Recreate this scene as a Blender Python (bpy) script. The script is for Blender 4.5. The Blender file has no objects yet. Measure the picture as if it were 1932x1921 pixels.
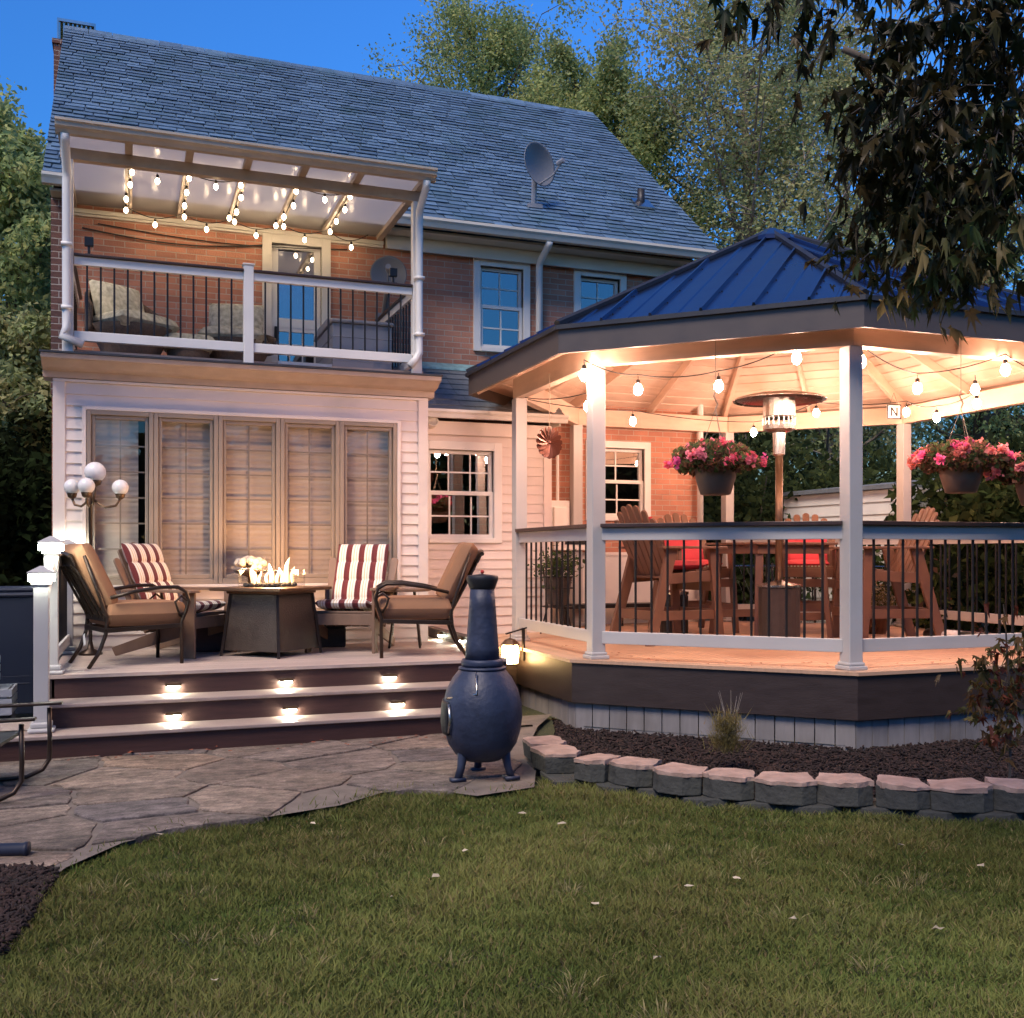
import bpy, math, random
import numpy as np
from mathutils import Vector, Matrix
random.seed(7); rng = np.random.default_rng(7)
scn = bpy.context.scene; COL = scn.collection
PI = math.pi; R = math.radians
# ---------------------------------------------------------------- camera model (measured from the photo)
EYE = 1.38; F = 1940.0; CX = 966.0; HY = 1045.0
s_, c_ = math.sin(R(20.44)), math.cos(R(20.44))
def atY(px, py, Y):            # pixel -> point on the vertical plane at depth Y (facade planes)
    a = (px-CX)/F; t = Y/(c_-a*s_)
    return Vector((t*(s_+a*c_), Y, EYE+(HY-py)*t/F))
def atT(px, py, t):            # pixel -> point at distance t along the view axis
    a = (px-CX)/F
    return Vector((t*(s_+a*c_), t*(c_-a*s_), EYE+(HY-py)*t/F))
def atZ(px, py, z):            # pixel -> point on a horizontal plane
    return atT(px, py, (EYE-z)*F/(py-HY))
def XY(px, Y): return atY(px, HY, Y).x

# ---------------------------------------------------------------- mesh helpers
def origin(o):
    v = Vector((0,0,0))
    while o is not None: v += o.location; o = o.parent
    return v
def link_mesh(name, me, mat, parent, smooth):
    ob = bpy.data.objects.new(name, me); COL.objects.link(ob)
    if parent: ob.parent = parent
    if mat: me.materials.append(mat)
    if smooth: me.polygons.foreach_set('use_smooth', [True]*len(me.polygons))
    return ob
class MB:
    def __init__(s): s.v = []; s.f = []; s.M = None
    def add(s, vs, fs):
        n = len(s.v)
        if s.M is not None: vs = [s.M @ Vector(p) for p in vs]
        s.v += [tuple(p) for p in vs]; s.f += [tuple(i+n for i in f) for f in fs]; return s
    def hexa(s, p): return s.add(p, [(0,3,2,1),(4,5,6,7),(0,1,5,4),(1,2,6,5),(2,3,7,6),(3,0,4,7)])
    def box(s, x0,x1,y0,y1,z0,z1):
        return s.hexa([(x0,y0,z0),(x1,y0,z0),(x1,y1,z0),(x0,y1,z0),(x0,y0,z1),(x1,y0,z1),(x1,y1,z1),(x0,y1,z1)])
    def bar(s, a, b, w, h, up=(0,0,1)):      # box of section w x h from a to b
        a = Vector(a); b = Vector(b); d = (b-a).normalized(); up = Vector(up)
        if abs(d.dot(up)) > .999: up = Vector((0,1,0))
        x = d.cross(up).normalized(); z = x.cross(d).normalized(); x *= w/2; z *= h/2
        return s.hexa([a-x-z, a+x-z, b+x-z, b-x-z, a-x+z, a+x+z, b+x+z, b-x+z])
    def prism(s, poly, vec):
        n = len(poly); P = [Vector(p) for p in poly]; vec = Vector(vec)
        return s.add(P+[p+vec for p in P], [tuple(range(n))[::-1], tuple(range(n,2*n))]+[(i,(i+1)%n,n+(i+1)%n,n+i) for i in range(n)])
    def tube(s, path, r, n=8, cap=True, closed=False):
        P = [Vector(p) for p in path]; m = len(P); rs = r if isinstance(r,(list,tuple)) else [r]*m
        vs = []; ref = None
        for i in range(m):
            if closed: d = P[(i+1)%m]-P[i-1]
            else: d = P[min(i+1,m-1)]-P[max(i-1,0)]
            d = d.normalized() if d.length > 1e-9 else Vector((0,0,1))
            if ref is None:
                ref = Vector((0,0,1)) if abs(d.z) < .9 else Vector((1,0,0))
            x = (ref - d*ref.dot(d)).normalized(); y = d.cross(x); ref = x
            for k in range(n):
                t = 2*PI*k/n; vs.append(P[i]+(x*math.cos(t)+y*math.sin(t))*rs[i])
        fs = []
        for i in range(m if closed else m-1):
            j = (i+1)%m
            for k in range(n):
                l = (k+1)%n; fs.append((i*n+k, i*n+l, j*n+l, j*n+k))
        if cap and not closed: fs += [tuple(range(n))[::-1], tuple(range((m-1)*n, m*n))]
        return s.add(vs, fs)
    def lathe(s, prof, n=16, c=(0,0,0), cap=True):
        c = Vector(c); vs = []; m = len(prof)
        for r, z in prof:
            for k in range(n): t = 2*PI*k/n; vs.append(c+Vector((r*math.cos(t), r*math.sin(t), z)))
        fs = [(i*n+k, i*n+(k+1)%n, (i+1)*n+(k+1)%n, (i+1)*n+k) for i in range(m-1) for k in range(n)]
        if cap: fs += [tuple(range(n))[::-1], tuple(range((m-1)*n, m*n))]
        return s.add(vs, fs)
    def ball(s, c, r, n=12, m=8, sz=1):
        return s.lathe([(max(r*math.sin(PI*i/m),1e-4), -r*sz*math.cos(PI*i/m)) for i in range(m+1)], n, c)
    def grid(s, fn, nu, nv, flip=False):
        vs = [fn(i/nu, j/nv) for j in range(nv+1) for i in range(nu+1)]; w = nu+1
        fs = [(j*w+i, j*w+i+1, (j+1)*w+i+1, (j+1)*w+i) for j in range(nv) for i in range(nu)]
        return s.add(vs, fs)
    def pad(s, w, l, th, M=None, rows=1, nu=14, nv=16, pw=5, ex=.45):     # puffy cushion, w along x, l along y, tufted in rows
        def half(sgn):
            def fn(u, v):
                a = 2*u-1; b = 2*v-1
                e = max(0, (1-abs(a)**pw)*(1-abs(b)**pw))**ex
                q = 1 if rows == 1 else .45+.55*abs(math.sin(PI*rows*v))**.45
                return Vector((a*w/2, b*l/2, sgn*th/2*e*q))
            return fn
        old = s.M
        s.M = M if old is None else (old @ M if M is not None else old)
        s.grid(half(1), nu, nv); s.grid(half(-1), nu, nv); s.M = old; return s
    def build(s, name, mat, parent=None, smooth=False, bevel=0, sub=0, loc=None):
        o = origin(parent) if parent else Vector((0,0,0))
        if loc is not None: o = o*0
        me = bpy.data.meshes.new(name)
        me.from_pydata([(p[0]-o.x, p[1]-o.y, p[2]-o.z) for p in s.v], [], s.f); me.update()
        ob = link_mesh(name, me, mat, parent, smooth)
        if loc is not None: ob.location = loc
        if bevel:
            b = ob.modifiers.new('b','BEVEL'); b.width = bevel; b.segments = 2; b.limit_method = 'ANGLE'; b.angle_limit = R(40)
        if sub:
            b = ob.modifiers.new('s','SUBSURF'); b.levels = b.render_levels = sub
        return ob
def np_mesh(name, V, Fc, mat, parent=None, col=None, smooth=False):
    o = origin(parent) if parent else Vector((0,0,0))
    V = (V - np.array(o)).astype(np.float32); k = Fc.shape[1]
    me = bpy.data.meshes.new(name)
    me.vertices.add(len(V)); me.vertices.foreach_set('co', V.ravel())
    me.loops.add(Fc.size); me.loops.foreach_set('vertex_index', Fc.astype(np.int32).ravel())
    me.polygons.add(len(Fc)); me.polygons.foreach_set('loop_start', np.arange(0, Fc.size, k, dtype=np.int32))
    me.update(calc_edges=True)
    if col is not None:
        at = me.color_attributes.new('Col','FLOAT_COLOR','POINT')
        c4 = np.ones((len(V),4), np.float32); c4[:,:3] = col; at.data.foreach_set('color', c4.ravel())
    return link_mesh(name, me, mat, parent, smooth)
def tag(o, label=None, cat=None, group=None, kind=None):
    if label: o['label'] = label
    if cat: o['category'] = cat
    if group: o['group'] = group
    if kind: o['kind'] = kind
    return o
def thing(name, label, cat, loc=(0,0,0), group=None):
    o = bpy.data.objects.new(name, None); COL.objects.link(o); o.location = loc; o.empty_display_size = .1
    return tag(o, label, cat, group)
KIDS = {}
def copy_tree(o, parent=None):
    c = o.copy(); COL.objects.link(c); c.parent = parent
    for ch in [x for x in bpy.data.objects if x.parent == o]: copy_tree(ch, c)
    return c
def place(o, loc, rz=0, sc=1):
    o.location = loc; o.rotation_euler = (0,0,rz); o.scale = (sc,)*3; return o

# ---------------------------------------------------------------- materials
def newmat(name):
    m = bpy.data.materials.new(name); m.use_nodes = True; nt = m.node_tree
    return m, nt, nt.nodes['Principled BSDF']
def nd(nt, t, **k):
    n = nt.nodes.new(t)
    for a, b in k.items(): setattr(n, a, b)
    return n
def pm(name, base, rough=.6, metal=0, var=.12, nscale=6, bump=.15, bscale=40, stretch=(1,1,1), island=0, spec=.5, coat=0, dirt=None):
    m, nt, P = newmat(name); L = nt.links.new
    P.inputs['Roughness'].default_value = rough; P.inputs['Metallic'].default_value = metal
    P.inputs['Specular IOR Level'].default_value = spec; P.inputs['Coat Weight'].default_value = coat
    tc = nd(nt,'ShaderNodeTexCoord'); mp = nd(nt,'ShaderNodeMapping'); mp.inputs['Scale'].default_value = stretch
    L(tc.outputs['Object'], mp.inputs['Vector'])
    n1 = nd(nt,'ShaderNodeTexNoise'); n1.inputs['Scale'].default_value = nscale; n1.inputs['Detail'].default_value = 6
    L(mp.outputs[0], n1.inputs['Vector'])
    hs = nd(nt,'ShaderNodeHueSaturation'); hs.inputs['Color'].default_value = (*base,1)
    mr = nd(nt,'ShaderNodeMapRange'); mr.inputs['From Min'].default_value=.3; mr.inputs['From Max'].default_value=.7
    mr.inputs['To Min'].default_value = 1-var; mr.inputs['To Max'].default_value = 1+var
    L(n1.outputs['Fac'], mr.inputs['Value']); val = mr.outputs[0]
    if island:
        g = nd(nt,'ShaderNodeNewGeometry'); m2 = nd(nt,'ShaderNodeMapRange'); m2.inputs['To Min'].default_value = 1-island; m2.inputs['To Max'].default_value = 1+island
        L(g.outputs['Random Per Island'], m2.inputs['Value']); mu = nd(nt,'ShaderNodeMath', operation='MULTIPLY')
        L(val, mu.inputs[0]); L(m2.outputs[0], mu.inputs[1]); val = mu.outputs[0]
    L(val, hs.inputs['Value']); out = hs.outputs['Color']
    if dirt:
        mx = nd(nt,'ShaderNodeMix', data_type='RGBA'); mx.inputs[7].default_value = (*dirt,1)
        n3 = nd(nt,'ShaderNodeTexNoise'); n3.inputs['Scale'].default_value = 2.2; n3.inputs['Detail'].default_value = 8
        L(tc.outputs['Object'], n3.inputs['Vector'])
        r3 = nd(nt,'ShaderNodeMapRange'); r3.inputs['From Min'].default_value=.5; r3.inputs['From Max'].default_value=.75; r3.inputs['To Max'].default_value=.6
        L(n3.outputs['Fac'], r3.inputs['Value']); L(r3.outputs[0], mx.inputs[0]); L(out, mx.inputs[6]); out = mx.outputs[2]
    L(out, P.inputs['Base Color'])
    rr = nd(nt,'ShaderNodeMapRange'); rr.inputs['To Min'].default_value = max(0,rough-.1); rr.inputs['To Max'].default_value = min(1,rough+.1)
    L(n1.outputs['Fac'], rr.inputs['Value']); L(rr.outputs[0], P.inputs['Roughness'])
    if bump:
        n2 = nd(nt,'ShaderNodeTexNoise'); n2.inputs['Scale'].default_value = bscale; n2.inputs['Detail'].default_value = 4
        L(mp.outputs[0], n2.inputs['Vector']); b = nd(nt,'ShaderNodeBump'); b.inputs['Strength'].default_value = bump; b.inputs['Distance'].default_value = .01
        L(n2.outputs['Fac'], b.inputs['Height']); L(b.outputs[0], P.inputs['Normal'])
    return m
def emat(name, col, st, base=(.8,.8,.8)):
    m, nt, P = newmat(name); P.inputs['Base Color'].default_value = (*base,1)
    P.inputs['Emission Color'].default_value = (*col,1); P.inputs['Emission Strength'].default_value = st; return m
def brickmat(name, c1, c2, mortar, rough=.85):
    m, nt, P = newmat(name); L = nt.links.new; tc = nd(nt,'ShaderNodeTexCoord'); sp = nd(nt,'ShaderNodeSeparateXYZ'); L(tc.outputs['Object'], sp.inputs[0])
    ad = nd(nt,'ShaderNodeMath', operation='ADD'); L(sp.outputs[0], ad.inputs[0]); L(sp.outputs[1], ad.inputs[1])
    cb = nd(nt,'ShaderNodeCombineXYZ'); L(ad.outputs[0], cb.inputs[0]); L(sp.outputs[2], cb.inputs[1])
    nz = nd(nt,'ShaderNodeTexNoise'); nz.inputs['Scale'].default_value = 9; L(tc.outputs['Object'], nz.inputs['Vector'])
    vm = nd(nt,'ShaderNodeVectorMath', operation='MULTIPLY_ADD'); vm.inputs[1].default_value=(.008,.006,0); L(nz.outputs['Color'], vm.inputs[0]); L(cb.outputs[0], vm.inputs[2])
    br = nd(nt,'ShaderNodeTexBrick'); br.inputs['Scale'].default_value = 1; br.inputs['Brick Width'].default_value=.205; br.inputs['Row Height'].default_value=.0665
    br.inputs['Mortar Size'].default_value=.0055; br.inputs['Mortar Smooth'].default_value=.3; br.inputs['Bias'].default_value=-.1
    br.inputs['Color1'].default_value=(*c1,1); br.inputs['Color2'].default_value=(*c2,1); br.inputs['Mortar'].default_value=(*mortar,1)
    L(vm.outputs[0], br.inputs['Vector'])
    n2 = nd(nt,'ShaderNodeTexNoise'); n2.inputs['Scale'].default_value = 3; n2.inputs['Detail'].default_value=8; L(tc.outputs['Object'], n2.inputs['Vector'])
    mr = nd(nt,'ShaderNodeMapRange'); mr.inputs['To Min'].default_value=.65; mr.inputs['To Max'].default_value=1.35; L(n2.outputs['Fac'], mr.inputs['Value'])
    hs = nd(nt,'ShaderNodeHueSaturation'); L(br.outputs['Color'], hs.inputs['Color']); L(mr.outputs[0], hs.inputs['Value']); L(hs.outputs[0], P.inputs['Base Color'])
    P.inputs['Roughness'].default_value = rough
    n4 = nd(nt,'ShaderNodeTexNoise'); n4.inputs['Scale'].default_value = 60; L(tc.outputs['Object'], n4.inputs['Vector'])
    ma = nd(nt,'ShaderNodeMath', operation='MULTIPLY_ADD'); ma.inputs[1].default_value=-1.2; L(br.outputs['Fac'], ma.inputs[0]); L(n4.outputs['Fac'], ma.inputs[2])
    b = nd(nt,'ShaderNodeBump'); b.inputs['Strength'].default_value=.6; b.inputs['Distance'].default_value=.008; L(ma.outputs[0], b.inputs['Height']); L(b.outputs[0], P.inputs['Normal'])
    return m
def glassmat(name, tint=(.9,.9,.9), k=1.0, rough=.0, wav=.008):
    m = bpy.data.materials.new(name); m.use_nodes = True; nt = m.node_tree; L = nt.links.new; nt.nodes.remove(nt.nodes['Principled BSDF'])
    out = nt.nodes['Material Output']; t = nd(nt,'ShaderNodeBsdfTransparent'); t.inputs[0].default_value=(*tint,1)
    g = nd(nt,'ShaderNodeBsdfGlossy'); g.inputs['Roughness'].default_value = rough
    fr = nd(nt,'ShaderNodeFresnel'); fr.inputs[0].default_value = 1.5
    ml = nd(nt,'ShaderNodeMath', operation='MULTIPLY'); ml.use_clamp=True; ml.inputs[1].default_value = 2.0*k
    ge = nd(nt,'ShaderNodeNewGeometry'); iv = nd(nt,'ShaderNodeMath', operation='SUBTRACT'); iv.inputs[0].default_value=1; L(ge.outputs['Backfacing'], iv.inputs[1]); mm = nd(nt,'ShaderNodeMath', operation='MULTIPLY'); L(iv.outputs[0], mm.inputs[0]); L(fr.outputs[0], mm.inputs[1]); L(mm.outputs[0], ml.inputs[0])
    mx = nd(nt,'ShaderNodeMixShader'); L(ml.outputs[0], mx.inputs[0]); L(t.outputs[0], mx.inputs[1]); L(g.outputs[0], mx.inputs[2]); L(mx.outputs[0], out.inputs[0])
    tc = nd(nt,'ShaderNodeTexCoord'); n = nd(nt,'ShaderNodeTexNoise'); n.inputs['Scale'].default_value=2.5; L(tc.outputs['Object'], n.inputs['Vector'])
    b = nd(nt,'ShaderNodeBump'); b.inputs['Strength'].default_value=wav; b.inputs['Distance'].default_value=.05; L(n.outputs['Fac'], b.inputs['Height']); L(b.outputs[0], g.inputs['Normal'])
    return m
def leafmat(name, mul=(1,1,1), trans=.35, gloss=.0):
    m = bpy.data.materials.new(name); m.use_nodes = True; nt = m.node_tree; L = nt.links.new; nt.nodes.remove(nt.nodes['Principled BSDF'])
    out = nt.nodes['Material Output']; at = nd(nt,'ShaderNodeVertexColor'); at.layer_name='Col'
    mu = nd(nt,'ShaderNodeMix', data_type='RGBA', blend_type='MULTIPLY'); mu.inputs[0].default_value=1; mu.inputs[7].default_value=(*mul,1); L(at.outputs[0], mu.inputs[6])
    d = nd(nt,'ShaderNodeBsdfDiffuse'); t = nd(nt,'ShaderNodeBsdfTranslucent'); L(mu.outputs[2], d.inputs[0]); L(mu.outputs[2], t.inputs[0])
    mx = nd(nt,'ShaderNodeMixShader'); mx.inputs[0].default_value = trans; L(d.outputs[0], mx.inputs[1]); L(t.outputs[0], mx.inputs[2]); o = mx.outputs[0]
    if gloss:
        g = nd(nt,'ShaderNodeBsdfGlossy'); g.inputs['Roughness'].default_value=.38; m2 = nd(nt,'ShaderNodeMixShader'); m2.inputs[0].default_value=gloss
        L(o, m2.inputs[1]); L(g.outputs[0], m2.inputs[2]); o = m2.outputs[0]
    L(o, out.inputs[0]); return m
def stripemat(name, bands, period, ns=.35):       # vertical awning stripes in local x
    m, nt, P = newmat(name); L = nt.links.new; tc = nd(nt,'ShaderNodeTexCoord'); sp = nd(nt,'ShaderNodeSeparateXYZ'); L(tc.outputs['Object'], sp.inputs[0])
    a = nd(nt,'ShaderNodeMath', operation='DIVIDE'); a.inputs[1].default_value = period; L(sp.outputs[0], a.inputs[0])
    f = nd(nt,'ShaderNodeMath', operation='FRACT'); L(a.outputs[0], f.inputs[0])
    cr = nd(nt,'ShaderNodeValToRGB'); cr.color_ramp.interpolation='CONSTANT'; L(f.outputs[0], cr.inputs[0])
    e = cr.color_ramp.elements; e[0].position=0; e[0].color=(*bands[0][1],1); e[1].position=bands[1][0]; e[1].color=(*bands[1][1],1)
    for p, c in bands[2:]: q = e.new(p); q.color = (*c,1)
    L(cr.outputs[0], P.inputs['Base Color']); P.inputs['Roughness'].default_value=.9; P.inputs['Sheen Weight'].default_value=.2
    n = nd(nt,'ShaderNodeTexNoise'); n.inputs['Scale'].default_value=180; L(tc.outputs['Object'], n.inputs['Vector']); b = nd(nt,'ShaderNodeBump'); b.inputs['Strength'].default_value=.2; b.inputs['Distance'].default_value=.003
    L(n.outputs['Fac'], b.inputs['Height']); L(b.outputs[0], P.inputs['Normal']); return m

M = {}
M['brick'] = brickmat('red brick', (.52,.235,.15), (.38,.16,.105), (.44,.36,.29))
M['brickdark'] = brickmat('chimney brick', (.10,.05,.045), (.15,.07,.06), (.33,.30,.28))
M['white'] = pm('white vinyl', (.74,.72,.68), .45, var=.05, nscale=3, bump=.05, bscale=60)
M['siding'] = pm('cream vinyl siding', (.72,.63,.57), .5, var=.03, nscale=2, bump=0, bscale=30, dirt=(.55,.50,.44))
M['gutter'] = pm('cream aluminium', (.66,.62,.54), .4, var=.06, nscale=2, bump=.04)
M['trimtan'] = pm('taupe window frame', (.30,.235,.18), .45, var=.06, bump=.05)
M['slate'] = pm('slate shingle', (.105,.17,.25), .36, var=.2, nscale=18, bump=.35, bscale=55, island=.28, dirt=(.06,.12,.14))
M['rooflite'] = pm('grey asphalt shingle', (.16,.18,.20), .7, var=.16, nscale=20, bump=.4, bscale=120, island=.15)
M['copper'] = pm('patinated flashing', (.18,.33,.36), .5, var=.3, nscale=14, bump=.2)
M['tar'] = pm('black roof edge', (.03,.03,.035), .5)
M['blind'] = pm('pleated fabric blind', (.60,.49,.41), .9, var=.03, nscale=2, bump=.02, bscale=60)
M['dark'] = pm('dark interior', (.035,.032,.03), .8)
M['glass'] = glassmat('window glass', (.97,.97,.97), 1.3)
M['glassdark'] = glassmat('dark window glass', (.85,.85,.88), 5)
M['clear'] = glassmat('clear tempered glass', (.97,.97,.97), 1, wav=0)
M['pavil'] = pm('gazebo vinyl post', (.45,.435,.42), .42, var=.04, nscale=3, bump=.04)
M['cap'] = pm('dark composite rail cap', (.05,.028,.022), .35, var=.2, bump=.2, bscale=30, stretch=(3,3,3))
M['black'] = pm('black metal', (.018,.016,.016), .4, metal=.3, var=.2, bump=.05)
M['fascia'] = pm('brown composite fascia', (.038,.026,.023), .45, var=.14, nscale=5, bump=.12, bscale=30, stretch=(1,1,4))
M['roofascia'] = pm('grey brown roof fascia', (.088,.070,.062), .5, var=.08, bump=.05)
M['deck'] = pm('composite deck board', (.44,.345,.30), .55, var=.12, nscale=5, bump=.25, bscale=30, stretch=(1,12,1), island=.12)
M['gfloor'] = pm('tan composite floor', (.50,.31,.20), .5, var=.1, nscale=5, bump=.2, bscale=30, stretch=(1,12,1), island=.08)
M['riser'] = pm('dark red brown riser', (.052,.021,.017), .55, var=.2, nscale=4, bump=.2, bscale=25, stretch=(1,1,10))
M['tread'] = pm('composite tread', (.33,.255,.22), .5, var=.14, nscale=6, bump=.2, bscale=30, stretch=(1,8,1))
M['skirt'] = pm('grey white skirting board', (.22,.205,.20), .75, var=.16, nscale=4, bump=.2, bscale=18, stretch=(4,4,.6), island=.12, dirt=(.12,.105,.09))
def planks(name, base, w):          # pine boards with seams across the slope
    m = pm(name, base, .5, var=.10, nscale=3, bump=0, stretch=(1,1,6), island=.06, dirt=(base[0]*.7,base[1]*.55,base[2]*.4)); return m
M['pine'] = planks('pine boards', (.66,.50,.39), .1)
M['beam'] = pm('pine beam', (.62,.45,.34), .5, var=.1, nscale=3, bump=.12, bscale=20, stretch=(1,1,5), dirt=(.48,.31,.20))
M['metalroof'] = pm('dark standing seam metal', (.065,.095,.18), .3, metal=.95, var=.08, nscale=1.5, bump=.03, bscale=3)
M['metaldark'] = pm('dark hip cap', (.04,.04,.045), .5, metal=.5)
M['steel'] = pm('stainless steel', (.55,.53,.5), .25, metal=1, var=.05, bump=.02)
M['bronze'] = pm('hammered bronze', (.16,.10,.06), .4, metal=.7, var=.15, bump=.1)
M['chairmetal'] = pm('dark bronze chair metal', (.045,.03,.022), .38, metal=.6, var=.15, bump=.05)
M['tan'] = pm('tan canvas cushion', (.29,.145,.075), .9, var=.06, nscale=5, bump=.25, bscale=300)
M['olive'] = pm('olive canvas', (.20,.165,.09), .9, var=.06, bump=.25, bscale=300)
M['wood'] = pm('weathered adirondack wood', (.19,.115,.075), .6, var=.18, nscale=6, bump=.3, bscale=30, stretch=(1,1,.4), island=.1)
M['poly'] = pm('brown poly lumber', (.17,.085,.05), .5, var=.08, nscale=6, bump=.1, bscale=30, island=.06)
M['red'] = pm('red seat cushion', (.60,.06,.075), .85, var=.06, bump=.2, bscale=250)
M['stripe'] = stripemat('striped canvas', [(0,(.13,.018,.02)),(.24,(.74,.70,.62)),(.40,(.55,.42,.22)),(.46,(.78,.74,.66)),(.60,(.50,.36,.2)),(.64,(.74,.70,.64)),(.76,(.74,.66,.6)),(.8,(.10,.015,.02))], .125)
M['firepit'] = pm('woven brown resin panel', (.045,.032,.025), .5, var=.15, nscale=20, bump=.3, bscale=90)
M['blue'] = pm('blue enamelled cast iron', (.026,.036,.070), .52, metal=.15, var=.3, nscale=7, bump=.45, bscale=26, dirt=(.045,.035,.035), coat=0)
M['blueblack'] = pm('sooty black iron', (.02,.02,.024), .55, metal=.3)
M['binblue'] = pm('blue plastic bin', (.005,.010,.028), .6, var=.08, bump=.05)
M['greyplastic'] = pm('grey resin', (.25,.26,.29), .5, var=.05, bump=.08)
M['concrete'] = pm('tumbled concrete block', (.058,.06,.054), .9, var=.3, nscale=7, bump=1, bscale=35, island=.2, dirt=(.03,.036,.028)); M['lit_tint_cap'] = pm('cap stone tinted as warm lit', (.36,.25,.20), .85, var=.25, nscale=9, bump=1, bscale=28, island=.12, dirt=(.24,.17,.15))  # cap colour carries the warm gazebo glow, dark block colour the shaded faces
M['globe'] = pm('opal glass globe', (.82,.78,.74), .3, var=.02, bump=0)
M['pot'] = pm('brown plastic pot', (.16,.105,.075), .5, var=.08, bump=.05)
M['cordm'] = pm('black cable', (.02,.018,.016), .6)
M['rope'] = pm('hanger rope', (.35,.28,.2), .9)
M['dishm'] = pm('grey painted dish', (.17,.18,.20), .5, var=.04, bump=0)
M['wicker'] = pm('brown wicker', (.13,.085,.055), .8, var=.3, nscale=60, bump=.8, bscale=120)
M['cream'] = pm('cream patterned cushion', (.45,.42,.30), .9, var=.35, nscale=22, bump=.2, bscale=200)
M['bark'] = pm('tree bark', (.10,.08,.062), .9, var=.3, nscale=10, bump=.8, bscale=18, stretch=(1,1,.3))
M['barkpale'] = pm('grey tree bark', (.22,.19,.16), .9, var=.3, nscale=10, bump=.8, bscale=18, stretch=(1,1,.3))
M['soil'] = pm('dark soil', (.014,.009,.008), .95, var=.4, nscale=12, bump=.8, bscale=50)
M['mulch'] = pm('bark mulch chips', (.022,.011,.009), .9, var=.3, bump=.3, island=.6)
M['leaf'] = leafmat('broadleaf foliage', trans=.55)
M['leafmaple'] = leafmat('maple leaf', trans=.3, gloss=.015)
M['petal'] = leafmat('flower petal', trans=.4)
M['grass'] = leafmat('grass blade', trans=.35)
M['bulb'] = emat('warm bulb glass', (1,.60,.44), 78)
M['bulb2'] = emat('balcony bulb glass', (1,.72,.45), 7)
M['led'] = emat('cool white lens', (.95,1,.78), 36)
M['led2'] = emat('post cap lens', (.95,1,.86), 16)
M['flame'] = emat('gas flame', (1,.50,.14), .42)
M['amber'] = emat('amber lantern glass', (1,.62,.25), 9)

def flagmat():
    m,nt,P=newmat('flagstone'); L=nt.links.new; tc=nd(nt,'ShaderNodeTexCoord'); g=nd(nt,'ShaderNodeNewGeometry'); cr=nd(nt,'ShaderNodeValToRGB'); L(g.outputs['Random Per Island'],cr.inputs[0])
    e=cr.color_ramp.elements; e[0].color=(.185,.14,.108,1); e[1].color=(.22,.155,.11,1); e[1].position=1
    for p,c in ((.2,(.115,.10,.098)),(.4,(.17,.128,.10)),(.6,(.12,.105,.088)),(.8,(.225,.17,.13))): q=e.new(p); q.color=(*c,1)
    mp=nd(nt,'ShaderNodeMapping'); mp.inputs['Scale'].default_value=(1,1.7,1); L(tc.outputs['Object'],mp.inputs[0]); col=cr.outputs[0]
    hs=nd(nt,'ShaderNodeHueSaturation'); L(col,hs.inputs['Color']); prev=None
    for sc,a in ((2.2,.55),(11,.6),(60,.5)):
        n=nd(nt,'ShaderNodeTexNoise'); n.inputs['Scale'].default_value=sc; n.inputs['Detail'].default_value=8; n.inputs['Roughness'].default_value=.65; L(mp.outputs[0],n.inputs['Vector'])
        r=nd(nt,'ShaderNodeMapRange'); r.inputs['From Min'].default_value=.3; r.inputs['From Max'].default_value=.7; r.inputs['To Min'].default_value=1-a; r.inputs['To Max'].default_value=1+a; L(n.outputs['Fac'],r.inputs['Value'])
        if prev is None: prev=r.outputs[0]; n0=n
        else: mu=nd(nt,'ShaderNodeMath',operation='MULTIPLY'); L(prev,mu.inputs[0]); L(r.outputs[0],mu.inputs[1]); prev=mu.outputs[0]
    L(prev,hs.inputs['Value']); L(hs.outputs[0],P.inputs['Base Color']); P.inputs['Roughness'].default_value=.78
    v=nd(nt,'ShaderNodeTexNoise'); v.inputs['Scale'].default_value=9; v.inputs['Detail'].default_value=12; v.inputs['Roughness'].default_value=.7; L(mp.outputs[0],v.inputs['Vector'])
    b=nd(nt,'ShaderNodeBump'); b.inputs['Strength'].default_value=1; b.inputs['Distance'].default_value=.035; L(v.outputs['Fac'],b.inputs['Height']); L(b.outputs[0],P.inputs['Normal']); return m
SKY_EL=2; SKY_AZ=229; SKY_SAT=.97; SKY_ST=.15; SUN_E=.64; LAMP_EL=55; EXPO=2.65; FIRE=8
# ================================================================ HOUSE
WY = 11.5
def wall_holes(mb, X0, X1, Z0, Z1, Y, holes, depth=.14, back=.25):
    xs = sorted({X0, X1, *[h[0] for h in holes], *[h[1] for h in holes]}); zs = sorted({Z0, Z1, *[h[2] for h in holes], *[h[3] for h in holes]})
    for i in range(len(xs)-1):
        for j in range(len(zs)-1):
            xm = (xs[i]+xs[i+1])/2; zm = (zs[j]+zs[j+1])/2
            if any(h[0] < xm < h[1] and h[2] < zm < h[3] for h in holes): continue
            mb.add([(xs[i],Y,zs[j]),(xs[i+1],Y,zs[j]),(xs[i+1],Y,zs[j+1]),(xs[i],Y,zs[j+1])], [(0,1,2,3)])
    for x0,x1,z0,z1 in holes:
        mb.add([(x0,Y,z0),(x1,Y,z0),(x1,Y,z1),(x0,Y,z1),(x0,Y+depth,z0),(x1,Y+depth,z0),(x1,Y+depth,z1),(x0,Y+depth,z1)],
               [(0,4,5,1),(1,5,6,2),(2,6,7,3),(3,7,4,0)])
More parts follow.
